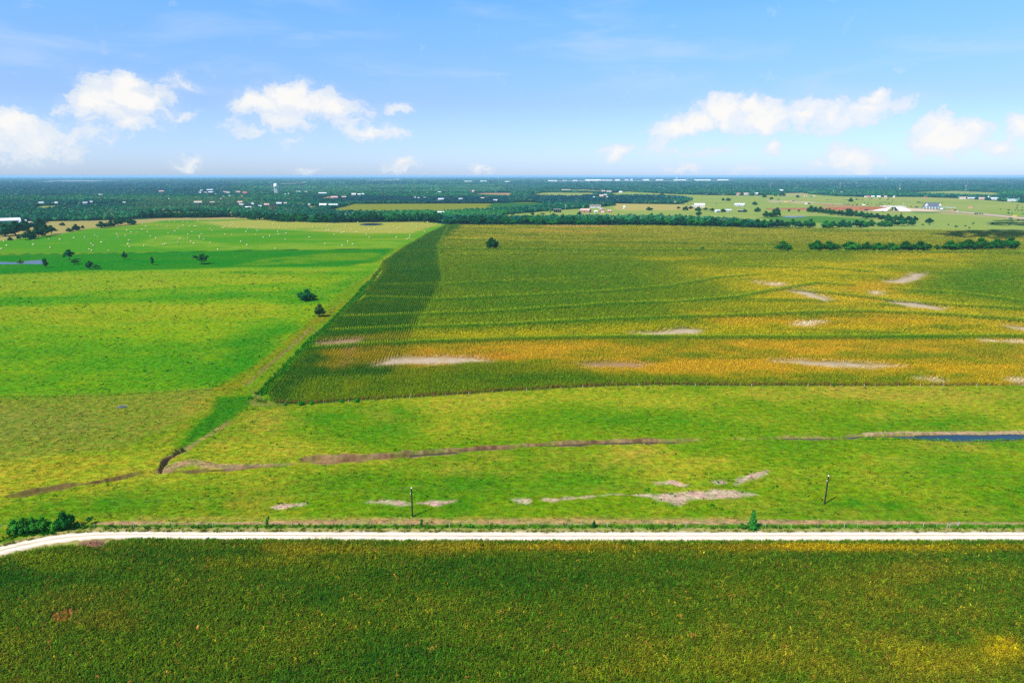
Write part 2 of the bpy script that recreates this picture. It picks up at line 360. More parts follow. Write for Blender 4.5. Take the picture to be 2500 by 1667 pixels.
    # --- strip along the ditch left of the crop
    M([(930,660),(985,605),(1000,590),(975,606),(935,640),(905,692),(860,748),(800,803),(735,872),(690,915),(640,962),(665,988),(590,975),(570,985),(540,975),(640,895),(700,838),(770,768),(860,690)], A(124,158,20), .9, 3, 2, 12, 33)
    M([(880,715),(905,690),(850,735),(770,800),(650,900),(560,965),(520,950),(640,880),(760,780)], A(150,142,26), .75, 3, 1.5, 10, 35)
    L([(905,690),(850,750),(800,800),(770,825),(730,868),(690,912),(640,962)], 2.6, A(66,156,20), .8, 2.0, 1.6, 8, 37)
    L([(760,800),(720,838),(680,872),(640,905),(600,940)], .9, A(168,128,96), .75, 1.2, .8, 8, 39)
    L([(780,806),(765,830),(770,836)], 2.0, A(176,138,102), .7, 2, 1.5, 8, 39)
    M([(935,648),(915,665),(890,690),(905,672)], A(196,160,60), .8, 4, 2)
    M([(596,985),(625,950),(660,985),(700,992),(640,992)], A(168,132,92), .7, 2, 2, 6, 41)
    # --- near pasture, right of the boundary
    M([(600,968),(530,968),(520,1000),(440,1078),(424,1104),(450,1098),(520,1058),(575,1018),(622,985)], A(54,136,6), .9, 3, 2, 10, 43)
    for k, P in enumerate(([(700,1010),(760,992),(900,990),(1000,1000),(980,1060),(880,1085),(740,1070),(690,1040)], [(1240,1010),(1420,995),(1640,1010),(1640,1040),(1300,1045)],
        [(1640,1020),(1800,1008),(1830,1040),(1760,1058),(1650,1050)], [(680,1150),(900,1150),(1090,1165),(1280,1180),(1300,1212),(1090,1222),(900,1210),(700,1195)], [(1290,1150),(1480,1145),(1500,1180),(1400,1205),(1290,1212)],
        [(2180,1105),(2300,1085),(2420,1110),(2460,1160),(2330,1190),(2190,1150)], [(2080,1030),(2330,1010),(2420,1030),(2200,1052),(2060,1050)], [(1700,1078),(2100,1070),(2500,1075),(2500,1090),(2100,1092),(1700,1092)])):
        M(P, A(58,146,3) if k != 3 else A(48,134,3), .82, 15, 13, 30, 50 + k)
    for k, P in enumerate(([(580,1010),(640,1000),(700,995),(690,1060),(600,1080),(520,1100),(540,1050)], [(870,1118),(1240,1100),(1240,1150),(1000,1150)], [(1240,1115),(1500,1095),(1640,1100),(1500,1130),(1260,1160)],
        [(2180,1080),(2400,1080),(2420,1098),(2220,1094)], [(1840,980),(1880,975),(1880,992),(1836,995)], [(890,1005),(960,1008),(965,1030),(900,1030)], [(1840,950),(2500,948),(2500,985),(1840,970)], [(1700,1215),(2100,1225),(2500,1240),(2500,1268),(1840,1266)])):
        M(P, A(190,168,56), .5, 6, 6, 14, 60 + k)
    pn = vn(X, Y, 2.4, 40, 3); mud = A(176,130,104); mudd = A(96,60,44); pale = A(226,192,164)
    for k, P in enumerate(([(655,1238),(690,1230),(745,1228),(740,1233),(690,1241)], [(880,1226),(930,1221),(975,1222),(1000,1232),(985,1237),(960,1232),(920,1228)], [(1020,1228),(1050,1221),(1110,1222),(1100,1229),(1060,1233)],
        [(1252,1219),(1292,1218),(1294,1228),(1268,1228)], [(1328,1218),(1400,1213),(1412,1216),(1345,1224)], [(1400,1214),(1470,1207),(1500,1203),(1490,1207),(1440,1214)], [(1488,1205),(1590,1206),(1700,1198),(1745,1194),(1790,1197),(1842,1206),(1800,1214),(1700,1218),(1650,1232),(1636,1226),(1610,1222),(1590,1212),(1540,1208)],
        [(1795,1182),(1800,1165),(1840,1155),(1872,1145),(1872,1155),(1825,1172)], [(1595,1174),(1650,1172),(1660,1178),(1600,1180)], [(1650,1180),(1682,1180),(1680,1186),(1652,1185)], [(1740,1172),(1770,1170),(1768,1177),(1742,1177)], [(1640,1232),(1672,1228),(1660,1235)])):
        M(P, pale, .9, 1.2, 1.0, 4, 80 + k)
    L([(240,1277),(330,1277),(600,1277),(900,1273),(1240,1273),(1700,1273),(2500,1277),(3300,1277)], [.6,1.5,.9,2.0,1.5,1.9,.7,.7], A(204,164,118), .85, 1.3, .8, 9, 90)
    L([(330,1266),(900,1266),(1240,1267),(1840,1266)], 1.6, A(186,164,70), .5, 2, 1, 9, 91)
    L([(0,1325),(90,1298),(230,1288),(600,1287),(1240,1287),(2500,1288),(3300,1288)], [2,2.2,2.0,1.6,1.6,2.1,2.1], A(92,148,26), .85, 1, .6, 7, 92)
    # gully, creek and pond banks
    for px, w, k in ((C_SMALL, C_SMALL_W, 0), (C_MAIN, C_MAIN_W, 1), (C_POND, C_POND_W, 2), (C_PIT, C_PIT_W, 3)):
        w2 = [q * 1.2 + .2 for q in w]
        m, pr = lmask(X, Y, px, w2, .9, 1.5, 6, 4)
        m = m * (np.clip(.55 + 1.2 * vn(X, Y, 9, 141, 2), 0, 1) if k == 0 else np.clip(.85 + .7 * vn(X, Y, 7, 142, 2), .5, 1)); mix(col, m * (.8 if k != 2 else .65), mud if k != 0 else A(124,98,66)); mix(col, m * sstep(pn * .8 + .3) * .75, mudd if k != 2 else A(120,100,60)); mott *= 1 - m * .7
    L([(2110,1057),(2200,1054),(2300,1055),(2420,1055),(2500,1054),(3000,1052)], 1.0, A(214,176,142), .85, .8, .4, 6, 94)
    L([(400,1148),(430,1140),(470,1130),(520,1140),(640,1136),(720,1132)], [1.8,3,3.2,2.2,1,.8], A(186,146,116), .7, 2, 1.2, 8, 95)
    L([(455,1100),(480,1082),(520,1058),(560,1030)], 1.3, A(176,150,90), .7, 1.5, .5, 8, 96)
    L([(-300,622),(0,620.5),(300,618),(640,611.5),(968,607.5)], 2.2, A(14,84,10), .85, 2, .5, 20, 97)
    L([(-200,985),(0,973),(260,965),(520,951)], .5, A(74,110,20), .8, .6, .3, 6, 97)
    # --- road shoulders and the ground under the crops
    sh = lmask(X, Y, [((a[0] + b[0]) / 2, (a[1] + b[1]) / 2) for a, b in zip(ROAD_U, ROAD_L)], 5.0, 1.2, .5, 6, 98)[0]
    mix(col, sh * .9, A(190,178,104)); mott *= 1 - sh * .5
    fp = GP(FORE_EDGE); fore = fp + [(150, 10), (-150, 10)]
    fm = pmask(X, Y, fore, 1.0, .4, 5, 3, plan=True)
    mix(col, fm, A(92,98,38)); mix(col, pmask(X, Y, [(185,1338),(190,1322),(250,1318),(262,1330),(240,1342)], 1, .6, 4) * .9, A(168,120,92))
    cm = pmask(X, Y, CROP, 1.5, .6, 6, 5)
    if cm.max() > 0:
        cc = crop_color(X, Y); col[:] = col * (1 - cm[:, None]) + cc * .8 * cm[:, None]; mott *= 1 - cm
    # --- the country beyond the crop and the hay field
    far_line = GP([(-2500,628),(-700,600),(0,587),(139,572),(209,558),(300,552),(345,545),(400,539),(500,537),(600,532),(700,540),(800,544),(900,543),(1041,541),(1090,549),(1240,550),(1600,551),(1780,555),(1860,558),(2100,560),(2500,566),(3300,577),(5000,600)])
    far = far_line + [(9e4, 9e4), (-9e4, 9e4)]
    wm = pmask(X, Y, far, 6, 0, 30, plan=True)
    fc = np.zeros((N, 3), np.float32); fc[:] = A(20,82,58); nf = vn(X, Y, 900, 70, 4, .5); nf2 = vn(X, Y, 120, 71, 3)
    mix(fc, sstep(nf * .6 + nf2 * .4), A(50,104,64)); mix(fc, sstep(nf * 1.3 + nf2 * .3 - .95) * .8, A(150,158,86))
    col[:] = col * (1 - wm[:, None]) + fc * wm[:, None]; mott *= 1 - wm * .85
    M(TANSTRIP, A(196,176,100), .9, 10, 6, 60, 21)
    for k, (nm, P, c) in enumerate(OPEN): M(P, A(*c), .95, 14, 14, 70, 100 + k)
    fld = wm * sstep(vn(X, Y, 340, 76, 4, .3) * 1.1 + .1); mix(col, fld * pmask(X, Y, OPEN[6][1], 14, 8, 60) * .6, A(196,182,104)); mix(col, pmask(X, Y, OPEN[6][1], 14, 8, 60) * sstep(vn(X, Y, 60, 77, 3, .4) * .9 - .1) * .45, A(104,150,52))
    for k, (P, c) in enumerate(FARPATCH): M(P, A(*c), .9, 200, 120, 600, 120 + k)
    g = wm * sstep(vn(X, Y, 260, 75, 3, .35) * .8 + .1) * pmask(X, Y, OPEN[6][1], 14, 8, 60) ; mix(col, g * .55, A(150,176,62))
    M([(1500,497),(1500,512),(1530,514),(1700,513),(1740,505),(1662,500)], A(206,184,104), .9, 12, 8, 40, 131)
    M([(1330,496),(1200,496),(1190,507),(1240,512),(1330,508),(1460,505),(1500,497)], A(40,118,60), .9, 10, 8, 40, 133)
    M([(1850,531),(1890,528),(2000,527),(2060,531),(2120,535),(2110,543),(2000,545),(1900,540)], A(72,140,48), .85, 10, 8, 40, 135)
    M([(1890,524),(1960,521),(2010,526),(1950,529)], A(192,182,100), .7, 8, 6, 40, 136)
    # highway works: red fill, white base course
    M([(1985,497),(2090,501),(2140,504),(2130,513),(2080,512),(2030,507)], A(206,142,106), .8, 8, 3, 30, 141)
    M([(1872,488),(1990,493),(1985,497),(1880,495)], A(226,196,160), .8, 6, 3, 30, 142)
    M([(2120,512),(2230,516),(2330,519),(2500,534),(3300,600),(3300,608),(2500,540),(2330,524),(2220,519),(2090,516)], A(206,176,132), .75, 8, 3, 30, 143)
    M([(2220,514),(2300,518),(2290,521),(2225,520)], A(70,140,60), .8, 5, 3, 20, 144)
    return np.clip(col, .003, .85), mott

def crop_color(X, Y):
    """leaf colour of the standing crop, terraces, starved and bare patches included"""
    N = len(X); col = np.zeros((N, 3), np.float32); col[:] = A(116,136,14)
    n1 = vn(X, Y, 90, 201, 4, .3); n2 = vn(X, Y, 22, 202, 3, .3); n3 = vn(X, Y, 7, 203, 2, .5)
    br = np.clip(.70 + .7 * n2 + .4 * n3 + .3 * n1, .08, 1.0)
    M = lambda px, c, k=1.0, soft=10, wob=10, wsc=35, seed=0: mix(col, pmask(X, Y, px, soft * 1.8, wob * 1.3, wsc, seed) * k * br, c)
    L = lambda px, hw, c, k=1.0, soft=2, wob=.5, wsc=14, seed=0: mix(col, lmask(X, Y, px, hw, soft, wob, wsc, seed)[0] * k, c)
    Yw, Og, Tn, Dk = A(192,174,14), A(208,164,34), A(204,166,84), A(52,112,14)
    mix(col, sstep(n1 * .9 + n2 * .6 + n3 * .4 + .05) * .6, A(140,148,18)); mix(col, sstep(-n1 * .6 - n2 * .8 - .3) * .5, A(60,112,14))
    M([(1090,549),(1600,551),(1860,558),(2500,566),(3300,577),(3300,612),(2500,604),(1900,600),(1400,596),(1080,592)], A(178,164,44), .8, 40, 20, 120, 1)
    M([(1270,556),(1350,562),(1500,566),(1420,570),(1300,566)], A(206,168,62), .8, 12, 14, 60, 2); M([(1320,550),(1500,551),(1480,556),(1340,556)], A(204,160,84), .7, 10, 8, 50, 3)
    M([(2090,558),(2500,566),(3300,578),(3300,592),(2500,590),(2300,592),(2150,575)], A(172,160,50), .6, 20, 12, 60, 4)
    M([(980,838),(1240,842),(1500,832),(2500,826),(3300,826),(3300,925),(2500,926),(2000,926),(1600,912),(1400,905),(1200,903),(960,912),(985,880)], Og, .95, 14, 16, 40, 5)
    M([(1240,890),(1640,880),(2200,885),(2200,935),(1800,936),(1500,915)], Og, .85, 12, 12, 40, 6); M([(2150,890),(2500,880),(2500,936),(2250,937)], A(200,164,20), .8, 10, 12, 30, 7)
    M([(1000,860),(1180,855),(1260,875),(1260,905),(960,912),(985,880)], A(206,150,40), .75, 8, 8, 25, 8)
    M([(1000,818),(1300,808),(1700,792),(2150,785),(2500,792),(3300,800),(3300,818),(2000,818),(1500,820),(1080,826)], Yw, .95, 10, 12, 45, 9)
    M([(1700,770),(2000,764),(2300,768),(2500,795),(2500,812),(2100,800),(1800,795)], Og, .8, 14, 16, 50, 10)
    M([(1670,652),(1850,648),(2020,640),(2190,622),(2350,632),(2300,662),(2170,700),(2320,735),(2500,768),(2400,775),(2130,758),(1900,742),(1800,712),(1760,680)], Yw, 1.0, 26, 24, 70, 11); M([(1900,700),(2150,690),(2330,745),(2520,770),(3300,780),(3300,800),(2500,796),(2200,770),(1950,745)], A(204,170,40), .8, 22, 20, 60, 27); M([(1500,600),(2500,604),(3300,610),(3300,660),(2400,640),(1700,632)], A(150,150,24), .6, 40, 24, 90, 28)
    M([(1840,680),(1910,690),(1990,704),(1960,722),(1880,700)], Tn, .7, 10, 8, 30, 12); M([(2060,706),(2130,690),(2200,668),(2290,655),(2240,690),(2170,705),(2100,715)], Og, .8, 14, 10, 30, 13)
    M([(1570,630),(1700,628),(1720,640),(1590,642)], Yw, .6, 14, 14, 60, 14); M([(1650,740),(1860,735),(1900,752),(1700,770)], Yw, .6, 12, 12, 40, 15)
    M([(2080,625),(2200,610),(2370,620),(2330,640),(2150,645)], A(198,170,20), .7, 18, 16, 50, 16)
    M([(1000,905),(1300,908),(1560,930),(1500,945),(1240,948),(1000,960),(800,972),(760,950),(820,925)], Dk, .75, 7, 7, 25, 17)
    M([(2280,838),(2500,846),(2500,890),(2340,868)], Dk, .6, 8, 8, 30, 18); M([(2200,648),(2500,660),(2500,740),(2330,720),(2240,690)], A(74,126,16), .8, 25, 15, 60, 19)
    M([(1100,640),(1560,640),(1600,760),(1240,780),(1070,770),(1090,690)], A(66,122,10), .7, 30, 20, 60, 20)
    # dark strip with open rows
    sm = pmask(X, Y, STRIP, 9, 6, 16, 6)
    sc_ = np.zeros((N, 3), np.float32); sc_[:] = A(58,106,24); mix(sc_, sstep(n2 * .9 + n1 * .5 + n3 * .3 - .05) * .7, A(100,124,20))
    col[:] = col * (1 - sm[:, None] * .92) + sc_ * sm[:, None] * .92
    M([(800,852),(870,838),(1005,846),(990,880),(960,895),(900,893),(808,898)], A(182,150,24), .8, 6, 6, 14, 21); M([(770,826),(1012,812),(1008,830),(760,836)], A(158,146,24), .7, 4, 3, 12, 22)
    M([(845,860),(870,842),(868,852),(850,872)], A(178,138,90), .7, 3, 2, 8, 23); M([(830,890),(850,878),(855,884),(835,896)], A(178,138,90), .6, 3, 2, 8, 24)
    M([(840,935),(890,932),(900,948),(850,956)], A(168,160,20), .7, 5, 5, 14, 25); M([(930,725),(1010,720),(1030,732),(900,742)], A(96,130,22), .6, 5, 5, 14, 26)
    # terrace ridges: a thin bright crest with a deeper green band in front
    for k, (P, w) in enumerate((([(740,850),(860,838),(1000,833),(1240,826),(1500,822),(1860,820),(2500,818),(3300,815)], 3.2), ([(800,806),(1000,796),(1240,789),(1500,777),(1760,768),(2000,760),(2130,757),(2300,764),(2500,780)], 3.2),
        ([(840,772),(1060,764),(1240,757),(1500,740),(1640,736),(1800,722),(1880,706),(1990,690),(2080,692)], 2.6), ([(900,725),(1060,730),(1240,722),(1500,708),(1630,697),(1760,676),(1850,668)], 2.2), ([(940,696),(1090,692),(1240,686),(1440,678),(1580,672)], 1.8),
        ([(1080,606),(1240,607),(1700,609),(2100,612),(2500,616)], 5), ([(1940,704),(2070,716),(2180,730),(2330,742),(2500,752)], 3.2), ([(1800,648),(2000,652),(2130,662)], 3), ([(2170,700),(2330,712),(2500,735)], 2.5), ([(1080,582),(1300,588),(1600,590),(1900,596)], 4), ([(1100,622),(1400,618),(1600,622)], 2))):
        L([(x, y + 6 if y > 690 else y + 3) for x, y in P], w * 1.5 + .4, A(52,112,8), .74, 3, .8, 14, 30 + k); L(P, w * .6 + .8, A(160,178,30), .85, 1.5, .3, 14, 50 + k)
    L([(1080,579),(1160,583)], 3, A(186,170,30), .8, 2); L([(1095,552),(1070,600),(1078,650),(1082,690),(1050,745),(1012,808)], 2.2, A(120,150,20), .55, 2.5)
    for k in range(22):                     # faint drill lines on the far part
        y0 = 557 + k * 1.9 + (k % 3) * .5; L([(1100 + 17 * k % 240, y0 + 3), (1500, y0), (2000, y0 + 5), (2500, y0 + 9)], 2.5, A(92,116,22), .6, 4, 2, 90, 70 + k)
    bn = vn(X, Y, 3, 207, 3)
    for k, P in enumerate(([(922,889),(960,875),(1010,872),(1100,874),(1160,878),(1188,884),(1100,888),(1000,888)], [(1545,814),(1620,810),(1660,803),(1715,805),(1700,814),(1600,817)], [(1412,892),(1470,889),(1590,891),(1560,896),(1430,896)],
        [(1888,880),(1990,881),(2100,885),(2205,893),(2120,896),(2040,892),(1960,886)], [(1936,711),(1970,713),(2030,732),(2015,736),(1960,720)], [(2160,688),(2200,682),(2230,668),(2262,667),(2240,682),(2200,691)], [(2158,737),(2230,740),(2312,753),(2290,757),(2210,746)], [(2458,796),(2500,799),(2600,802),(2600,810),(2480,806)], [(1940,793),(1960,786),(2010,785),(1965,796)], [(2400,833),(2500,832),(2500,838)], [(1845,688),(1910,693),(1890,698)], [(2125,712),(2150,711),(2150,718),(2130,719)], [(2240,926),(2280,924),(2280,931)], [(2470,930),(2500,926),(2600,926),(2600,934)], [(770,838),(800,834),(880,828),(870,834),(800,840)])):
        m = pmask(X, Y, P, 7.0, 3.2, 11, 60 + k); mix(col, np.clip(m * (1.05 + bn * .45), 0, 1) * .95, A(244,214,180) if k != 2 and k != 14 else A(206,160,126))
    return np.clip(col, .003, .8)
BARE_CROP = [[(922,889),(960,875),(1010,872),(1100,874),(1160,878),(1188,884),(1100,888),(1000,888)], [(1545,814),(1620,810),(1660,803),(1715,805),(1700,814),(1600,817)], [(1412,892),(1470,889),(1590,891),(1560,896),(1430,896)],
  [(1888,880),(1990,881),(2100,885),(2205,893),(2120,896),(2040,892),(1960,886)], [(1936,711),(1970,713),(2030,732),(2015,736),(1960,720)], [(2160,688),(2200,682),(2230,668),(2262,667),(2240,682),(2200,691)], [(2158,737),(2230,740),(2312,753),(2290,757),(2210,746)], [(2458,796),(2500,799),(2600,802),(2600,810),(2480,806)], [(770,838),(800,834),(880,828),(870,834),(800,840)]]

# ------------------------------------------------------------------ materials
def newmat(name):
    m = bpy.data.materials.new(name); m.use_nodes = True; t = m.node_tree; t.nodes.clear()
    o = nd(t, 'ShaderNodeOutputMaterial'); return m, t, o
def principled(t, o, col, rough=.8, spec=.25, bump=None):
    p = nd(t, 'ShaderNodeBsdfPrincipled'); setin(t, p, 'Base Color', col if hasattr(col, 'is_output') else (*col, 1))
    setin(t, p, 'Roughness', rough); p.inputs['Specular IOR Level'].default_value = spec
    if bump is not None: t.links.new(bump, p.inputs['Normal'])
    t.links.new(p.outputs[0], o.inputs[0]); return p
def matt(t, o, col, bump=None):
    p = nd(t, 'ShaderNodeBsdfDiffuse'); setin(t, p, 0, col)
    if bump is not None: t.links.new(bump, p.inputs['Normal'])
    t.links.new(p.outputs[0], o.inputs[0]); return p
def bumpn(t, h, strength, dist):
    b = nd(t, 'ShaderNodeBump'); b.inputs['Strength'].default_value = strength; b.inputs['Distance'].default_value = dist; t.links.new(h, b.inputs['Height']); return b.outputs[0]
def plain(name, rgb, rough=.7, var=.15, scale=1.0, spec=.3, metal=0.0):
    m, t, o = newmat(name); g = nd(t, 'ShaderNodeTexCoord')
    n = noise(t, g.outputs['Object'], scale, 4); f = maprange(t, n, .3, .7, 1 - var, 1 + var)
    c = mixc(t, 1.0, rgb, f, 'MULTIPLY'); p = principled(t, o, c, rough, spec); p.inputs['Metallic'].default_value = metal; return m
def attr(t, name, typ='GEOMETRY'):
    a = nd(t, 'ShaderNodeAttribute', attribute_type=typ); a.attribute_name = name; return a

gm, t, o = newmat('meadow_ground')
ac = attr(t, 'col'); am = attr(t, 'mott'); geo = nd(t, 'ShaderNodeNewGeometry'); pos = geo.outputs['Position']
stretch = vmath(t, 'MULTIPLY', pos, (.75, 1.0, 1.0))
nA = noise(t, stretch, .42, 4, .62); nB = noise(t, stretch, 1.5, 3, .6); nC = noise(t, stretch, .11, 4, .6)
f1 = maprange(t, nA, .34, .68, .62, 1.34); f2 = maprange(t, nB, .3, .7, .72, 1.28); ff = math_(t, 'MULTIPLY', f1, f2)
ff = math_(t, 'ADD', math_(t, 'MULTIPLY', math_(t, 'SUBTRACT', ff, 1.0), math_(t, 'ADD', math_(t, 'MULTIPLY', am.outputs['Fac'], .75), .25)), 1.0)
c = mixc(t, 1.0, ac.outputs['Color'], ff, 'MULTIPLY')
hue = maprange(t, noise(t, stretch, .23, 3, .6), .40, .62, 0, 1, True)
c_y = mixc(t, 1.0, c, (1.28, 1.0, 1.25), 'MULTIPLY'); c_g = mixc(t, 1.0, c, (.76, 1.0, .75), 'MULTIPLY')
c2_ = mixc(t, hue, c_g, c_y); c = mixc(t, math_(t, 'MULTIPLY', am.outputs['Fac'], .7), c, c2_)
weed = math_(t, 'MULTIPLY', maprange(t, noise(t, stretch, .55, 2, .5), .66, .74, 0, 1, True), math_(t, 'MULTIPLY', am.outputs['Fac'], .55))
c = mixc(t, weed, c, tuple(A(34,112,10)))
matt(t, o, c, bumpn(t, math_(t, 'ADD', nA, math_(t, 'MULTIPLY', nB, .4)), .55, .5))
MAT_GROUND = gm

# ------------------------------------------------------------------ the ground: one fan-shaped sheet to the horizon
def ground():
    az_ = np.concatenate([np.linspace(-180, -62, 24), np.linspace(-58, -46, 30), np.linspace(-45.5, 45.5, 860), np.linspace(46, 58, 30), np.linspace(62, 180, 24)[:-1]])
    az_ = np.radians(az_)
    ys = np.concatenate([np.linspace(1760, 1420, 110), np.linspace(1418, 1250, 120), np.linspace(1249, 1040, 220), np.linspace(1039, 600, 215), np.linspace(598, 480, 95), np.linspace(479, 436, 60)])
    rad = np.array([G(1250, y)[1] for y in ys]); rad = np.concatenate([[8, 40, 80], rad[rad > 90], [34000, 60000]])
    na, nr = len(az_), len(rad)
    Rr, Aa = np.meshgrid(rad, az_, indexing='ij'); X = (Rr * np.sin(Aa)).ravel(); Y = (Rr * np.cos(Aa)).ravel()
    Z = terrain(X, Y); col, mott = ground_color(X, Y)
    idx = np.arange(na * nr).reshape(nr, na); nxt = np.roll(idx, -1, 1)
    q = np.stack([idx[:-1], nxt[:-1], nxt[1:], idx[1:]], -1).reshape(-1, 4)[:, ::-1]
    inner = idx[0][::-1]
    nf = len(q); me = bpy.data.meshes.new('ground'); me.vertices.add(na * nr)
    me.vertices.foreach_set('co', np.stack([X, Y, Z], 1).astype(np.float32).ravel())
    loops = np.concatenate([q.ravel(), inner]); me.loops.add(len(loops)); me.loops.foreach_set('vertex_index', loops.astype(np.int32))
    me.polygons.add(nf + 1); st = np.concatenate([np.arange(nf) * 4, [nf * 4]]).astype(np.int32); me.polygons.foreach_set('loop_start', st)
    me.polygons.foreach_set('use_smooth', np.ones(nf + 1, bool)); me.update(calc_edges=True)
    at = me.attributes.new('col', 'FLOAT_COLOR', 'POINT'); at.data.foreach_set('color', np.concatenate([col, np.ones((len(col), 1))], 1).astype(np.float32).ravel())
    at = me.attributes.new('mott', 'FLOAT', 'POINT'); at.data.foreach_set('value', mott.astype(np.float32))
    me.materials.append(MAT_GROUND); o = link('ground', me); tag(o, kind='structure'); return o
ground()
def TZ(x, y): return float(terrain(np.array([x], float), np.array([y], float))[0])

# ------------------------------------------------------------------ gravel road
m, t, o = newmat('pale_gravel'); geo = nd(t, 'ShaderNodeNewGeometry'); pos = geo.outputs['Position']
n1 = noise(t, pos, .35, 4, .6); n2 = noise(t, pos, 5, 3, .7); n3 = noise(t, vmath(t, 'MULTIPLY', pos, (.05, 1.3, 1)), 1.0, 3, .5)
c = mixc(t, maprange(t, n1, .35, .7), tuple(A(255,230,200,1.4)), tuple(A(255,240,220,1.5))); c = mixc(t, maprange(t, n3, .5, .75, 0, .6), c, tuple(A(226,198,160)))
acr = attr(t, 'across').outputs['Fac']; wob_ = math_(t, 'MULTIPLY', math_(t, 'SUBTRACT', n1, .5), .12); q_ = math_(t, 'ADD', acr, wob_)
def band_(c0, w): return maprange(t, math_(t, 'ABSOLUTE', math_(t, 'SUBTRACT', q_, c0)), w * .4, w, 1, 0, True)
mid_ = math_(t, 'MAXIMUM', band_(.5, .13), math_(t, 'MAXIMUM', band_(.03, .16), band_(.97, .16)))
c = mixc(t, math_(t, 'MULTIPLY', mid_, maprange(t, n1, .3, .7, .35, .8)), c, tuple(A(206,180,140)))
c = mixc(t, 1.0, c, maprange(t, n2, .3, .7, .82, 1.12), 'MULTIPLY'); matt(t, o, c, bumpn(t, n2, .3, .05)); MAT_ROAD = m
def resample(P, n):
    P = np.array(P); s = np.concatenate([[0], np.cumsum(np.hypot(*np.diff(P, axis=0).T))]); q = np.linspace(0, s[-1], n)
    return np.stack([np.interp(q, s, P[:, 0]), np.interp(q, s, P[:, 1])], 1)
def road():
    n = 420; U, L = resample(GP(ROAD_U), n), resample(GP(ROAD_L), n); vs, fs = [], []; rr = np.random.default_rng(4)
    k = np.ones(9) / 9
    for q in (U, L):
        for ax in (0, 1): q[:, ax] = np.convolve(np.pad(q[:, ax], 4, 'edge'), k, 'valid')
    prof = [(0, -.02), (.06, .05), (.35, .11), (.5, .13), (.65, .11), (.94, .05), (1, -.02)]
    for i in range(n):
        for f, z in prof:
            w = (rr.random() - .5) * .2 if f in (0, 1) else 0
            p = L[i] + (U[i] - L[i]) * (f + w); vs.append((p[0], p[1], z + .03))
    m_ = len(prof)
    for i in range(n - 1):
        for j in range(m_ - 1): a = i * m_ + j; fs.append((a, a + m_, a + m_ + 1, a + 1))
    mb = MB(); mb.v, mb.f = vs, fs; r = mb.build('gravel_road', MAT_ROAD, smooth=True); at = r.data.attributes.new('across', 'FLOAT', 'POINT'); at.data.foreach_set('value', np.tile(np.array([p[0] for p in prof], np.float32), n))
    if r.data.polygons[0].normal.z < 0: r.data.flip_normals()
    tag(r, kind='structure')
road()

# ------------------------------------------------------------------ water
def water_mat(name, deep, rough):
    m, t, o = newmat(name); geo = nd(t, 'ShaderNodeNewGeometry'); n = noise(t, geo.outputs['Position'], .9, 3, .6)
    principled(t, o, deep, rough, .28, bumpn(t, n, .12, .06)); return m
W_BLUE = water_mat('pond_water', (.012, .022, .034), .22); W_MUD = water_mat('creek_water', (.045, .038, .028), .1)
def sheet(name, P, z, mat):
    mb = MB(); mb.face([(x, y, z) for x, y in P]); r = mb.build(name, mat)
    if r.data.polygons[0].normal.z < 0: r.data.flip_normals()
    return tag(r, kind='structure')
def ribbon(name, px, hw, z, mat):
    P = resample(GP(px), 60); mb = MB(); W_ = np.interp(np.linspace(0, 1, 60), np.linspace(0, 1, len(hw)), hw)
    for i in range(60):
        d = P[min(i + 1, 59)] - P[max(i - 1, 0)]; d = d / np.linalg.norm(d); nn = np.array([-d[1], d[0]])
        a, b = P[i] + nn * W_[i], P[i] - nn * W_[i]; zz = z + TZ(*(P[i] + nn * 9)); mb.v += [(a[0], a[1], zz), (b[0], b[1], zz)]
    mb.f = [(2 * i + 1, 2 * i + 3, 2 * i + 2, 2 * i) for i in range(59)]
    return tag(mb.build(name, mat), kind='structure')
ribbon('creek_water', C_MAIN[4:13], [w * .8 for w in C_MAIN_W[4:13]], -1.25, W_MUD)
ribbon('pond_water', C_POND[7:], [w * .95 for w in C_POND_W[7:]], -.7, W_BLUE); ribbon('creek_water', C_POND[2:8], [w * .6 for w in C_POND_W[2:8]], -.85, W_MUD)
sheet('pond_water', GP([(-300,646),(0,640),(40,641),(75,637),(108,635),(112,640),(100,646),(55,645),(20,646),(0,646),(-300,656)]), .35, W_BLUE)
sheet('pond_water', GP([(877,549),(885,546.5),(910,545.8),(930,546.5),(937,548.5),(920,550.5),(890,551)]), .6, W_BLUE)
sheet('pond_water', GP([(1905,531),(1925,528),(1965,528),(1970,530),(1930,532)]), .6, W_BLUE)
# ------------------------------------------------------------------ haze: one closed box of even air
HAZE_D = 3.3e-5
hb = MB(); hb.box((0, 0, 56.0), (126000, 126000, 122.0)); hm, t, o = newmat('haze_air')
pv = nd(t, 'ShaderNodeVolumePrincipled'); pv.inputs['Color'].default_value = (.40, .70, 1.0, 1); pv.inputs['Density'].default_value = HAZE_D; pv.inputs['Anisotropy'].default_value = 0.0
t.links.new(pv.outputs[0], o.inputs['Volume']); hz = hb.build('haze', hm); tag(hz, kind='stuff')

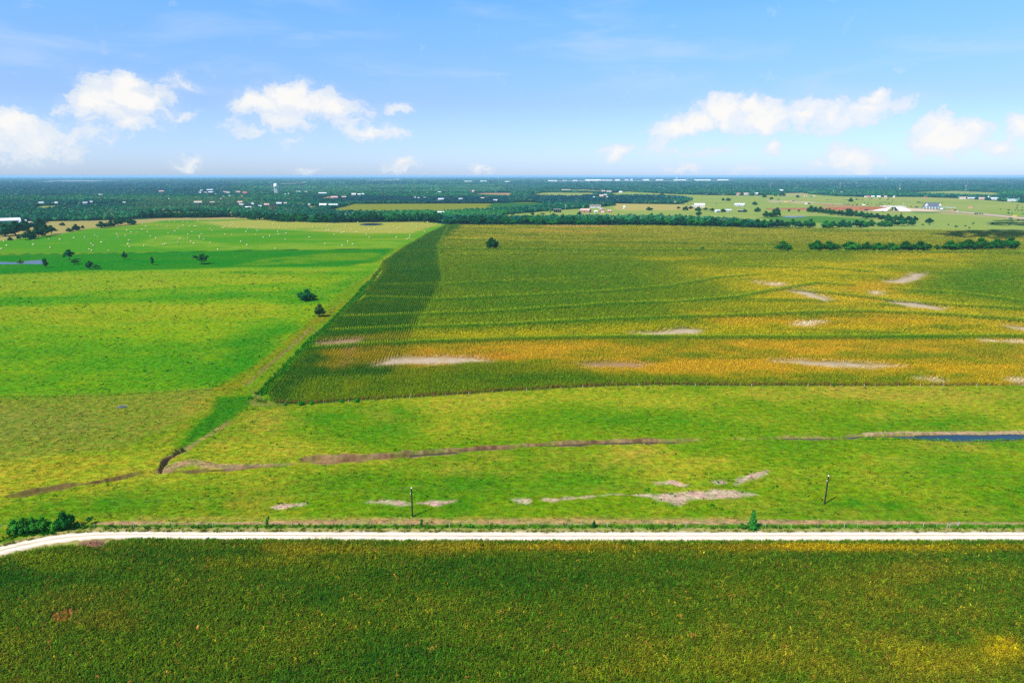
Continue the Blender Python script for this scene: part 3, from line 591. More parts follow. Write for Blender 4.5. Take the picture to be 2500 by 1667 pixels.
# ------------------------------------------------------------------ leaf materials
def leafmat(name, src, rough=.7, trans=.25, var=.35):
    m, t, o = newmat(name)
    if src == 'inst': a = attr(t, 'col', 'INSTANCER'); base = a.outputs['Color']; rnd = nd(t, 'ShaderNodeObjectInfo').outputs['Random']
    else: oi = nd(t, 'ShaderNodeObjectInfo'); base = oi.outputs['Color']; rnd = oi.outputs['Random']
    at = attr(t, 'tone'); c = mixc(t, 1.0, base, maprange(t, at.outputs['Fac'], 0, 1, 1 - var, 1 + var), 'MULTIPLY')
    c = mixc(t, 1.0, c, maprange(t, rnd, 0, 1, .86, 1.14), 'MULTIPLY')
    d = nd(t, 'ShaderNodeBsdfDiffuse'); t.links.new(c, d.inputs[0])
    tr = nd(t, 'ShaderNodeBsdfTranslucent'); t.links.new(mixc(t, 1.0, c, (1.15, 1.1, .6), 'MULTIPLY'), tr.inputs[0])
    mx = nd(t, 'ShaderNodeMixShader'); mx.inputs[0].default_value = trans; t.links.new(d.outputs[0], mx.inputs[1]); t.links.new(tr.outputs[0], mx.inputs[2]); t.links.new(mx.outputs[0], o.inputs[0]); return m
LEAF_I = leafmat('crop_leaf', 'inst', trans=.22, var=.5); LEAF_O = leafmat('tree_leaf', 'obj', trans=.2); LEAF_W = leafmat('wood_leaf', 'inst', trans=.15)
BARK = plain('bark', (.055, .042, .032), .9, .35, 3.0, .1)

def set_tone(me, tone):
    a = me.attributes.new('tone', 'FLOAT', 'FACE'); a.data.foreach_set('value', np.asarray(tone, np.float32))
def proto(name, me):                      # a source shape, not placed itself
    return bpy.data.objects.new(name, me)

def scatter(name, pts, rot, scl, col, protos, pick, kind='stuff', tilt=None):
    """one object: points that each carry a copy of one of the source shapes"""
    n = len(pts); me = bpy.data.meshes.new(name); me.vertices.add(n); me.vertices.foreach_set('co', np.asarray(pts, np.float32).ravel())
    def fa(nm, v, typ='FLOAT'): a = me.attributes.new(nm, typ, 'POINT'); a.data.foreach_set('value' if typ != 'FLOAT_COLOR' and typ != 'FLOAT_VECTOR' else ('color' if typ == 'FLOAT_COLOR' else 'vector'), np.asarray(v, np.float32 if typ != 'INT' else np.int32).ravel())
    r3 = np.zeros((n, 3)); r3[:, 2] = rot
    if tilt is not None: r3[:, :2] = tilt
    fa('rot', r3, 'FLOAT_VECTOR'); s3 = np.asarray(scl); s3 = np.repeat(s3[:, None], 3, 1) if s3.ndim == 1 else s3
    fa('scl', s3, 'FLOAT_VECTOR'); fa('col', np.concatenate([col, np.ones((n, 1))], 1), 'FLOAT_COLOR'); fa('pick', pick, 'INT')
    o = link(name, me); g = bpy.data.node_groups.new(name, 'GeometryNodeTree')
    g.interface.new_socket('Geometry', in_out='INPUT', socket_type='NodeSocketGeometry'); g.interface.new_socket('Geometry', in_out='OUTPUT', socket_type='NodeSocketGeometry')
    gi, go, jn = g.nodes.new('NodeGroupInput'), g.nodes.new('NodeGroupOutput'), g.nodes.new('GeometryNodeJoinGeometry')
    def na(nm, typ): q = g.nodes.new('GeometryNodeInputNamedAttribute'); q.data_type = typ; q.inputs['Name'].default_value = nm; return q.outputs[0]
    r_, s_, p_ = na('rot', 'FLOAT_VECTOR'), na('scl', 'FLOAT_VECTOR'), na('pick', 'INT')
    e2r = g.nodes.new('FunctionNodeEulerToRotation'); g.links.new(r_, e2r.inputs[0])
    for k, pr in enumerate(protos):
        oi = g.nodes.new('GeometryNodeObjectInfo'); oi.inputs['Object'].default_value = pr; oi.inputs['As Instance'].default_value = True
        cmp = g.nodes.new('FunctionNodeCompare'); cmp.data_type = 'INT'; cmp.operation = 'EQUAL'; g.links.new(p_, cmp.inputs[2]); cmp.inputs[3].default_value = k
        ip = g.nodes.new('GeometryNodeInstanceOnPoints'); g.links.new(gi.outputs[0], ip.inputs['Points']); g.links.new(cmp.outputs[0], ip.inputs['Selection'])
        g.links.new(oi.outputs['Geometry'], ip.inputs['Instance']); g.links.new(e2r.outputs[0], ip.inputs['Rotation']); g.links.new(s_, ip.inputs['Scale']); g.links.new(ip.outputs[0], jn.inputs[0])
    g.links.new(jn.outputs[0], go.inputs[0]); md = o.modifiers.new('plants', 'NODES'); md.node_group = g; return tag(o, kind=kind)

# ------------------------------------------------------------------ crop plants
def corn_plant(seed, nleaf=8, h=1.9, stems=1, spread=0.0):
    r = random.Random(seed); vs, fs, tone = [], [], []
    for s in range(stems):
        ox, oy = r.uniform(-spread, spread), r.uniform(-spread, spread); hh = h * r.uniform(.85, 1.1); a0 = r.uniform(0, 6.28)
        for k in range(nleaf):
            z0 = hh * (.35 + .6 * k / nleaf); a = a0 + k * math.pi + r.uniform(-.7, .7); ln = r.uniform(.42, .72); w = r.uniform(.06, .11)
            ca, sa = math.cos(a), math.sin(a); nx, ny = -sa * w, ca * w; b = len(vs); rise = r.uniform(.05, .30)
            for q, (d, dz, ww) in enumerate(((0, 0, .7), (.4, rise, 1.0), (.78, rise * .8, .85), (1.0, rise * .2 - .12, .15))):
                x, y, z = ox + ca * ln * d, oy + sa * ln * d, z0 + dz * ln * 1.6
                vs += [(x + nx * ww, y + ny * ww, z), (x - nx * ww, y - ny * ww, z)]
            for q in range(3): fs.append((b + 2 * q, b + 2 * q + 1, b + 2 * q + 3, b + 2 * q + 2)); tone.append(r.uniform(0, 1))
        b = len(vs); st = .02; vs += [(ox - st, oy, 0), (ox + st, oy, 0), (ox + st, oy, hh * 1.08), (ox - st, oy, hh * 1.08), (ox, oy - st, 0), (ox, oy + st, 0), (ox, oy + st, hh * 1.08), (ox, oy - st, hh * 1.08)]
        fs += [(b, b + 1, b + 2, b + 3), (b + 4, b + 5, b + 6, b + 7)]; tone += [.35, .35]
        for k in range(4):
            a = r.uniform(0, 6.28); e = .14; b = len(vs); zt = hh * 1.02; vs += [(ox, oy, zt), (ox + .02, oy, zt), (ox + math.cos(a) * e, oy + math.sin(a) * e, zt + .28)]; fs.append((b, b + 1, b + 2)); tone.append(1.0)
    me = bpy.data.meshes.new('crop_plant'); me.from_pydata(vs, [], fs); me.materials.append(LEAF_I); set_tone(me, tone); return me
PL1 = [proto('crop_plant', corn_plant(k, 8, 1.9)) for k in range(5)]
PL3 = [proto('crop_clump', corn_plant(40 + k, 6, 1.9, 3, .5)) for k in range(5)]
PL5 = [proto('crop_clump', corn_plant(80 + k, 5, 1.9, 7, 1.25)) for k in range(5)]
def grid_pts(x0, x1, y0, y1, dx, dy, jit):
    xs, ys = np.arange(x0, x1, dx), np.arange(y0, y1, dy); X, Y = np.meshgrid(xs, ys); X = X.ravel(); Y = Y.ravel()
    return X + rng.uniform(-jit, jit, len(X)) * dx, Y + rng.uniform(-jit, jit, len(X)) * dy
def hills(X, Y): return terrain(X, Y)
# near field below the road
fp = GP(FORE_EDGE)
def fore_crop():
    X, Y = grid_pts(-260, 262, 84, 192, .52, .46, .48)
    k = (np.abs(X) < Y * .95 + 28); X, Y = X[k], Y[k]
    P = fp + [(320, 60), (-320, 60)]; k = in_poly(X, Y + vn(X, Y, 6, 301, 3) * .7, P); X, Y = X[k], Y[k]
    k = pmask(X, Y, [(186,1339),(190,1321),(258,1316),(266,1330),(240,1344)], .6, .5, 3) < .4; X, Y = X[k], Y[k]
    ghost = pmask(X, Y, [(135,1505),(180,1492),(198,1500),(170,1520),(140,1522)], 2, 1.5, 4, 3); X, Y, ghost = X, Y, ghost
    N = len(X); n1 = vn(X, Y, 26, 302, 4, .35); n2 = vn(X, Y, 6, 303, 3, .6); n3 = rng.random(N)
    col = np.zeros((N, 3), np.float32); col[:] = A(84,118,18, 1.0)
    mix(col, sstep(n1 * .8 + n2 * .5 - .05) * .8, A(132,136,24)); mix(col, sstep(-n1 * 1.3 - n2 * .3 - .0) * .8, A(40,100,18))
    MM = lambda px, c, kk, soft=4, wob=3, sd=0: mix(col, pmask(X, Y, px, soft, wob, 12, sd) * kk * np.clip(.85 + .8 * n2, .3, 1), c)
    MM([(-300,1420),(0,1395),(280,1352),(620,1360),(620,1400),(300,1395),(0,1450)], A(34,100,20), .6, 6, 4, 1)
    MM([(1150,1338),(1800,1336),(2100,1340),(2100,1350),(1700,1350),(1150,1349)], A(186,150,18), .8, 2.5, 1.2, 2); MM([(1880,1336),(2500,1338),(2700,1340),(2700,1350),(2300,1352),(1900,1350)], A(200,166,10), .95, 2.2, 1.2, 3)
    MM([(560,1338),(1150,1336),(1150,1356),(700,1362)], A(160,142,26), .7, 3, 2, 4); MM([(500,1370),(800,1372),(820,1392),(520,1394)], A(140,140,20), .5, 4, 3, 5)
    MM([(1900,1356),(2150,1360),(2500,1352),(2700,1356),(2700,1380),(2100,1382),(1900,1375)], A(38,108,20), .7, 3, 2, 6); MM([(2400,1572),(2470,1580),(2478,1604),(2440,1610),(2390,1592)], A(206,176,12), .8, 3, 2.5, 7)
    MM([(2130,1585),(2300,1590),(2430,1600),(2500,1640),(2200,1640)], A(160,150,20), .6, 3, 3, 8); MM([(1400,1640),(2000,1600),(2150,1600),(2000,1667),(1400,1667)], A(140,140,20), .5, 4, 4, 9)
    MM([(60,1352),(250,1380),(330,1372),(200,1400),(90,1415)], A(120,146,16), .55, 3, 3, 10); MM([(110,1470),(300,1455),(330,1550),(130,1560)], A(120,112,26), .5, 4, 4, 11)
    e = np.full(N, 1e9)
    for i in range(len(fp) - 1): e = np.minimum(e, seg_d2(X, Y, fp[i], fp[i + 1])[0])
    e = np.sqrt(e); mix(col, sstep((3.2 - e) / 2.0) * .55, A(58,128,20))
    dry = (n3 > .996) | ((ghost > .3) & (n3 > .35)); col[dry] = A(178,118,56)[None]; yl = (n3 < .02) & (n1 > -.2); col[yl] = A(180,164,36)[None]
    sp = vn(X, Y, 4.5, 304, 2, 1.0) > 1.1; col[sp] = col[sp] * .4 + A(214,140,66)[None] * .6
    br_ = np.clip(rng.normal(.05, .2, N) + n2 * .1 + n1 * .14, 0, .8); col = col * (1 - br_[:, None]) + A(150,112,34)[None] * br_[:, None]; col *= 1.52 * np.exp(rng.normal(0, .31, N))[:, None]
    sz = .86 * np.clip(1 + n2 * .16 + n1 * .06 + rng.uniform(-.2, .2, N), .5, 1.5) * np.where(ghost > .3, .7, 1); sz *= np.where(e < 1.2, .85, 1)
    scatter('corn_crop', np.stack([X, Y, np.zeros(N)], 1), rng.uniform(0, 6.28, N), sz, np.clip(col, .003, .8), PL1, rng.integers(0, 5, N), tilt=rng.uniform(-.12, .12, (N, 2)))
fore_crop()
# middle field: open rows in the dark strip, close stand elsewhere; plants stand wider and in bigger clumps the farther they are
def mid_crop():
    Xs, Ys, cls = [], [], []
    cpoly = GP(CROP); spoly = GP(STRIP)
    ymin, ymax = min(p[1] for p in cpoly), max(p[1] for p in cpoly)
    bands = [(ymin - 2, 470, 1.12, .95, 0), (470, 640, 1.9, 1.7, 1), (640, 960, 3.0, 2.8, 2), (960, ymax + 5, 4.6, 5.2, 3)]
    for (y0, y1, dx, dy, cl) in bands:
        X, Y = grid_pts(-.84 * y1 - 20, .84 * y1 + 20, y0, y1, dx, dy, .48); k = (np.abs(X) < .80 * Y + 30); X, Y = X[k], Y[k]
        k = in_poly(X + vn(X, Y, 7, 311, 2) * .8, Y + vn(X, Y, 7, 312, 2) * .8, cpoly); X, Y = X[k], Y[k]
        k = ~in_poly(X, Y, spoly); X, Y = X[k], Y[k]; Xs.append(X); Ys.append(Y); cls.append(np.full(len(X), cl))
    # rows, aligned with the strip's own edge
    a, b = GP([(672, 985)])[0], GP([(985, 605)])[0]; dv = np.array([b[0] - a[0], b[1] - a[1]]); Ls = np.linalg.norm(dv); dv /= Ls; nv = np.array([dv[1], -dv[0]])
    s = np.arange(-20, Ls + 700, .8)
    u = np.arange(-30, 260, 1.75); S, U = np.meshgrid(s, u); S = S.ravel() + rng.uniform(-.3, .3, S.size); U = U.ravel(); U = U + rng.uniform(-.2, .2, U.size) + .35 * vn(S, U, 25, 77, 2)
    X = a[0] + dv[0] * S + nv[0] * U; Y = a[1] + dv[1] * S + nv[1] * U; k = in_poly(X, Y, spoly); X, Y = X[k], Y[k]
    keep = (Y < 700) | (rng.random(len(X)) < .5); X, Y = X[keep], Y[keep]; cl = np.where(Y < 520, 0, np.where(Y < 800, 0, 1)); Xs.append(X); Ys.append(Y); cls.append(cl)
    X, Y, cl = np.concatenate(Xs), np.concatenate(Ys), np.concatenate(cls)
    bare = np.zeros(len(X), np.float32)
    for k_, P in enumerate(BARE_CROP): bare = np.maximum(bare, pmask(X, Y, P, 7.0, 3.2, 11, 60 + k_))
    k = rng.random(len(X)) > bare * 1.7; X, Y, cl = X[k], Y[k], cl[k]
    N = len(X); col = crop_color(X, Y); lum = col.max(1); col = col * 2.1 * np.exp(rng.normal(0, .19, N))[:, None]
    d2e = np.full(N, 1e9); ce = GP([(672,985),(740,986),(860,978),(1060,966),(1240,955),(1420,947),(1600,942),(2050,941),(2500,940),(3300,941)])
    for i in range(len(ce) - 1): d2e = np.minimum(d2e, seg_d2(X, Y, ce[i], ce[i + 1])[0])
    ed = np.sqrt(d2e); r_ = rng.random(N); m_ = (ed < 2.0) & (r_ < .5); col[m_] = A(176,124,72)[None] * 1.1; col[(ed < 3) & ~m_] *= .95
    dead = rng.random(N) > .994; col[dead] = A(196,140,74)[None] * 1.2
    stress = np.clip((lum / A(100,132,18).max() - 1.0), 0, 1.2); sz = np.array([1.0, 1.05, 1.0, 1.5])[cl] * (1 - .22 * stress) * (1 + rng.uniform(-.18, .18, N))
    Z = terrain(X, Y); s3 = np.stack([sz, sz, sz * np.array([1, 1, 1, .75])[cl]], 1)
    pick = np.where(cl == 0, rng.integers(0, 5, N), np.where(cl == 1, 5 + rng.integers(0, 5, N), 10 + rng.integers(0, 5, N)))
    # nearest class stands as small clumps too
    pick = np.where((cl == 0), 5 + rng.integers(0, 5, N), pick); s3[cl == 0] *= np.array([.8, .8, 1.0]); s3[cl == 1] *= np.array([1.25, 1.25, 1.0])
    scatter('corn_crop', np.stack([X, Y, Z], 1), rng.uniform(0, 6.28, N), s3, np.clip(col, .003, .8), PL1 + PL3 + PL5, pick, tilt=rng.uniform(-.1, .1, (N, 2)))
    print('mid crop', N)
mid_crop()

# ------------------------------------------------------------------ tussocks and weeds on the pasture
def tuft(seed, n=14, h=.55, rad=.4):
    r = random.Random(seed); vs, fs, tone = [], [], []
    for k in range(n):
        a, d = r.uniform(0, 6.28), rad * math.sqrt(r.random()); x, y = math.cos(a) * d, math.sin(a) * d; ln = h * r.uniform(.5, 1.1); w = .05 + .05 * r.random(); b = r.uniform(0, 6.28); b0 = len(vs)
        ox, oy = math.cos(a) * ln * .5, math.sin(a) * ln * .5; vs += [(x - math.cos(b) * w, y - math.sin(b) * w, 0), (x + math.cos(b) * w, y + math.sin(b) * w, 0), (x + ox * .6 + math.cos(b) * w, y + oy * .6 + math.sin(b) * w, ln * .7), (x + ox, y + oy, ln)]
        fs += [(b0, b0 + 1, b0 + 2, b0 + 3)]; tone.append(r.uniform(.2, 1))
    me = bpy.data.meshes.new('tuft'); me.from_pydata(vs, [], fs); me.materials.append(LEAF_I); set_tone(me, tone); return me
TF = [proto('tuft', tuft(k)) for k in range(4)]
def pasture_tufts():
    X, Y = [], []
    for (y0, y1, d) in ((196, 345, 1.5), (345, 560, 2.6), (560, 800, 4.6)):
        x, y = grid_pts(-.84 * y1, .84 * y1, y0, y1, d, d, .5); k = np.abs(x) < .82 * y + 25; X.append(x[k]); Y.append(y[k])
    X, Y = np.concatenate(X), np.concatenate(Y)
    k = ~in_poly(X, Y, GP(CROP)) & ~in_poly(X, Y, GP(HAY)); X, Y = X[k], Y[k]
    rd = GP([(a[0], a[1]) for a in ROAD_U]); inroad = in_poly(X, Y, rd + [(300, 40), (-300, 40)]); X, Y = X[~inroad], Y[~inroad]
    col, mott = ground_color(X, Y); k = (mott > .62) & (rng.random(len(X)) < .75); X, Y, col = X[k], Y[k], col[k]
    N = len(X); n = vn(X, Y, 9, 330, 3, .6); dark = (rng.random(N) < .035 * np.clip(1 + n * 2, 0, 4)); col = col * 1.15 * (1 + rng.uniform(-.25, .3, N))[:, None]
    col[dark] = A(26,108,10)[None] * rng.uniform(.7, 1.2, (dark.sum(), 1)); sz = np.clip(.75 + n * .25 + rng.uniform(-.25, .3, N), .3, 1.5) * np.where(Y > 345, 1.5, 1) * np.where(Y > 560, 1.5, 1); s3 = np.stack([sz * 1.3, sz * 1.3, sz * .6], 1); s3[dark] *= np.array([1.25, 1.25, 1.4])
    scatter('grass_tufts', np.stack([X, Y, terrain(X, Y) - .02], 1), rng.uniform(0, 6.28, N), s3, np.clip(col, .003, .8), TF, rng.integers(0, 4, N)); print('tufts', N)
pasture_tufts()
# tall weeds in the ditch, along the fence and along the front edge of the crop
def weeds():
    X, Y, c = [], [], []
    for px, hw, dn, rgb in (([(40,1292),(230,1288),(600,1287),(1240,1287),(2500,1288),(3300,1288)], 1.3, 1.3, (86,146,26)), ([(905,690),(850,750),(800,800),(770,825),(730,868),(690,912),(640,962)], 3.6, 1.5, (66,150,22)), ([(930,655),(890,712),(850,747),(790,812),(728,872),(655,952)], 1.6, 1.2, (96,150,24)),
        ([(400,1140),(430,1106),(450,1096)], 1.6, .4, (70,110,30)), ([(620,975),(660,980)], 4, 1, (90,160,20)), ([(0,1319),(40,1308),(150,1298)], 1.6, 3, (50,130,16)), ([(2100,1072),(2240,1073),(2300,1075),(2420,1076),(2500,1072)], .9, 2, (90,160,30)), ([(0,1334),(60,1320),(110,1310),(163,1302),(237,1297.5),(330,1297),(1240,1297.5),(2500,1296.5),(3300,1296.5)], .5, 2.2, (150,160,60)), ([(300,1319),(600,1322),(1240,1325),(2500,1324),(3300,1324)], .8, 2.5, (80,140,24))):
        P = resample(GP(px), 400); Ln = np.hypot(*np.diff(P, axis=0).T).sum(); n = int(Ln * hw * dn); i = rng.integers(0, 400, n); a = rng.uniform(0, 6.28, n); q = rng.random(n) ** .5 * hw
        X.append(P[i, 0] + np.cos(a) * q); Y.append(P[i, 1] + np.sin(a) * q); c.append(np.repeat(A(*rgb)[None], n, 0) * rng.uniform(.7, 1.7, (n, 1)))
    X, Y, c = np.concatenate(X), np.concatenate(Y), np.concatenate(c); N = len(X); sz = rng.uniform(.6, 1.5, N) * np.where((Y > 330) & (X < 0), 1.9, 1)
    scatter('tall_weeds', np.stack([X, Y, terrain(X, Y)], 1), rng.uniform(0, 6.28, N), np.stack([sz, sz, sz * 1.35], 1), c, TF, rng.integers(0, 4, N))
weeds()
# ------------------------------------------------------------------ trees
def crown_mesh(seed, blobs, nleaf, size, core=.72):
    """leaf clumps spread through a few overlapping lobes; unit height 1, unit width about 1"""
    r = np.random.default_rng(seed); V, Fc, tone = [], [], []
    vol = np.array([b[3] * b[4] * b[5] for b in blobs]) ** .67; vol = vol / vol.sum()
    for bi, (x, y, z, rx, ry, rz) in enumerate(blobs):
        n = int(nleaf * vol[bi]) + 1
        for k in range(n):
            d = r.normal(size=3); d /= np.linalg.norm(d); q = r.uniform(.62, 1.06); p = np.array([x + d[0] * rx * q, y + d[1] * ry * q, z + d[2] * rz * q])
            nrm = d * .8 + r.normal(size=3) * .55; nrm /= np.linalg.norm(nrm); u = np.cross(nrm, r.normal(size=3)); u /= np.linalg.norm(u); w = np.cross(nrm, u); s = size * r.uniform(.6, 1.35); b0 = len(V)
            V += [tuple(p + u * s), tuple(p + w * s * .8), tuple(p - u * s), tuple(p - w * s * .8)]; Fc.append((b0, b0 + 1, b0 + 2, b0 + 3)); tone.append(np.clip(r.uniform(.1, .9) + d[2] * .05, 0, 1))
        if core:
            nu, nv = 7, 5; b0 = len(V)
            for i in range(nv + 1):
                th = math.pi * i / nv
                for j in range(nu):
                    ph = 2 * math.pi * j / nu + i * .4; k = core * r.uniform(.8, 1.08); V.append((x + rx * k * math.sin(th) * math.cos(ph), y + ry * k * math.sin(th) * math.sin(ph), z + rz * k * math.cos(th)))
            for i in range(nv):
                for j in range(nu): a, b = b0 + i * nu + j, b0 + i * nu + (j + 1) % nu; Fc.append((a, a + nu, b + nu, b)); tone.append(.5)
    return V, Fc, tone
def mk(name, V, Fc, tone, mat):
    me = bpy.data.meshes.new(name); me.from_pydata(V, [], Fc); me.materials.append(mat); set_tone(me, tone); return me
def blobs_for(kind, seed):
    r = random.Random(seed); B = []
    if kind == 'round':
        B = [(0, 0, .52, .36, .36, .36)]
        for k in range(6): a = k * 1.05 + r.uniform(-.3, .3); d = r.uniform(.2, .34); B.append((math.cos(a) * d, math.sin(a) * d, r.uniform(.28, .7), r.uniform(.16, .24), r.uniform(.16, .24), r.uniform(.15, .22)))
        B.append((r.uniform(-.1, .1), r.uniform(-.1, .1), .84, .17, .17, .14))
    elif kind == 'bush':
        B = [(0, 0, .42, .40, .40, .40)]
        for k in range(6): a = k * 1.05 + r.uniform(-.3, .3); d = r.uniform(.25, .38); B.append((math.cos(a) * d, math.sin(a) * d, r.uniform(.22, .55), r.uniform(.16, .24), r.uniform(.16, .24), r.uniform(.2, .27)))
        B.append((r.uniform(-.15, .15), r.uniform(-.1, .1), .78, .2, .2, .2))
    elif kind == 'upright':
        B = [(0, 0, .5, .3, .3, .34)]
        for k in range(6): a = k * 1.3; d = r.uniform(.1, .24); B.append((math.cos(a) * d, math.sin(a) * d, .3 + k * .11, r.uniform(.16, .26), r.uniform(.16, .26), r.uniform(.13, .18)))
        B.append((.02, 0, .9, .16, .16, .11))
    elif kind == 'oak':
        B = [(0, 0, .56, .33, .33, .3)]
        for k in range(9): a = k * .72 + r.uniform(-.2, .2); d = r.uniform(.26, .42); B.append((math.cos(a) * d, math.sin(a) * d, r.uniform(.36, .78), r.uniform(.13, .19), r.uniform(.13, .19), r.uniform(.10, .15)))
        for k in range(3): B.append((r.uniform(-.2, .2), r.uniform(-.2, .2), r.uniform(.8, .9), .13, .13, .1))
    elif kind == 'cone':
        for k in range(6): z = .12 + k * .15; w = .42 * (1 - k / 6.6); B.append((r.uniform(-.05, .05), r.uniform(-.05, .05), z, w, w, .15))
    return B
def trunk_mesh(kind, seed):
    r = random.Random(seed); mb = MB(); top = {'round': .45, 'bush': .35, 'upright': .35, 'oak': .5, 'cone': .8}[kind]; base = .035 if kind != 'cone' else .03
    mb.tube([(0, 0, -.03), (.004, .003, .1), (.012, -.006, top)], [base * 1.25, base * .85, base * .45], 6)
    for k in range(4):
        a = k * 1.6 + r.uniform(-.4, .4); z0 = top * r.uniform(.55, .9); ln = .22; mb.tube([(.01, 0, z0), (math.cos(a) * ln * .5, math.sin(a) * ln * .5, z0 + .1), (math.cos(a) * ln, math.sin(a) * ln, z0 + .22)], [base * .42, base * .3, base * .12], 4)
    return mb.mesh('trunk', BARK)
KINDS = {}
for kd, nl, sz in (('round', 420, .055), ('bush', 420, .06), ('upright', 360, .055), ('oak', 460, .045), ('cone', 380, .05)):
    KINDS[kd] = [(mk('crown', *crown_mesh(sd * 7 + 1, blobs_for(kd, sd), nl, sz), LEAF_O), trunk_mesh(kd, sd)) for sd in range(3)]
TREE_G = [A(36,92,30, 1.6), A(24,84,40, 1.5), A(48,100,26, 1.7), A(30,78,34, 1.6), A(62,106,34, 1.6)]
ntree = [0]
def tree(px, py, w, h, kind, name, label, cat='tree', group=None, col=None, lean=None, at=None):
    """a tree whose foot is seen at (px, py), w x h survey pixels"""
    k = mpp(px, py); x, y = at if at else G(px, py); v = ntree[0] % 3; ntree[0] += 1; cm, tm = KINDS[kind][v]
    e = empty(name, (x, y, TZ(x, y)), random.uniform(0, 6.28)); tag(e, label, cat, group)
    cosd = math.cos(math.atan2(H, y)); hm, wm = h * k / max(cosd, .55) * 1.03, w * k * 1.1
    if lean: e.rotation_euler = (lean[0], lean[1], 0)
    c = link('crown', cm, e); c.scale = (wm * .95, wm * .95, hm); t_ = link('trunk', tm, e); t_.scale = (hm * .9, hm * .9, hm)
    g = TREE_G[random.randrange(5)] if col is None else col; g = np.clip(np.array(g) * random.uniform(1.25, 1.75), .003, .6); c.color = (*g, 1); return e

MARKS = [(150,'by the white barn'),(420,'behind the dry tan strip'),(560,'left of the water tower'),(640,'left of the leafless tree'),(700,'under the leafless tree'),(800,'left of the small hay field pond'),(960,'behind the small hay field pond'),(1090,'near the top corner of the corn strip'),(1180,'left of the lone crop tree'),(1290,'behind the lone crop tree'),(1400,'below the open shed'),(1500,'below the red barn'),(1600,'below the tan strip field'),(1720,'below the white roofed house'),(1830,'below the grey roofed farm'),(1940,'by the small far pond'),(2060,'below the red highway fill'),(2150,'left of the overpass'),(2235,'below the overpass'),(2330,'below the gas station'),(2600,'below the right end of the highway')]
def mark(x): return next(m for q, m in MARKS if x < q)
# trees standing alone in the left pasture
tree(50,644,15,12,'bush','round_bush','low round bush growing at the edge of the narrow blue pond', 'bush')
tree(112,654,18,22,'upright','oak_tree','upright dark tree at the right end of the narrow blue pond')
tree(170,635,25,26,'oak','oak_tree','tallest dark spreading tree in the pasture, just above a thin leaning one')
tree(184,646,21,12,'oak','small_tree','thin low sprawling tree below the tallest pasture tree', col=A(44,84,36,1.2))
tree(218,657,20,20,'round','oak_tree','round bushy tree with a small low one touching its right side')
tree(234,657,20,11,'oak','small_tree','small low tree touching the right side of the round bushy tree')
tree(305,634,15,20,'round','oak_tree','compact round tree close under the dark line of the hay field fence')
tree(373,648,13,20,'upright','oak_tree','narrow upright tree alone between the compact round tree and the broad oak')
tree(493,645,34,25,'oak','oak_tree','broad spreading oak with open crown and visible trunk in the bright green grass')
tree(749,733,42,28,'bush','wide_bush','wide dark bushy tree alone in the pasture near the ditch')
tree(781,772,32,32,'round','ditch_tree','grey green tree standing in the weedy ditch beside the corn', col=A(70,104,44,1.25))
tree(1202,606,34,27,'bush','lone_tree','dark lone tree standing inside the far crop field', col=A(22,78,24,1.2))
tree(1496,608,7,5,'bush','small_bush','tiny pale green bush on the far terrace of the crop field', 'bush', col=A(90,150,30,1.2))
tree(1714,609,12,7,'bush','small_bush','small dark bush on the far terrace of the crop field', 'bush')
tree(2117,567,7,6,'bush','small_bush','single small dark bush above the long tree row in the crop', 'bush')
tree(2034,943,8,11,'upright','small_bush','small green bush on the fence line in front of the yellow corn', 'bush')
# the row of trees in the right part of the crop
ROW = [(1913,610,42,22,'set apart at the left end of the row'), (1993,610,42,23,'left half of the wide pair'), (2026,610,42,22,'right half of the wide pair'), (2080,611,48,23,'first of the long run after the second gap'), (2112,610,26,20,'dark and narrow'), (2142,610,42,18,'low and pale green'),
 (2178,611,42,19,'low and rounded'), (2214,611,40,23,'taller with a dark crown'), (2248,611,44,24,'broad with a flat top'), (2288,609,19,12,'tiny one filling the last gap'), (2325,610,48,22,'first of the tall end group'), (2362,609,48,26,'with a brownish crown'), (2397,609,46,28,'with the highest round top'), (2431,608,40,25,'between two higher crowns'), (2464,607,44,29,'at the right end of the row')]
for k, (x, y, w, h, s_) in enumerate(ROW): tree(x, y, w, h, 'bush', 'row_tree', 'tree of the crop field row, ' + s_, group='trees in a row across the crop field', col=A(26,88,20,1.25) if k % 3 else A(38,100,22,1.25))
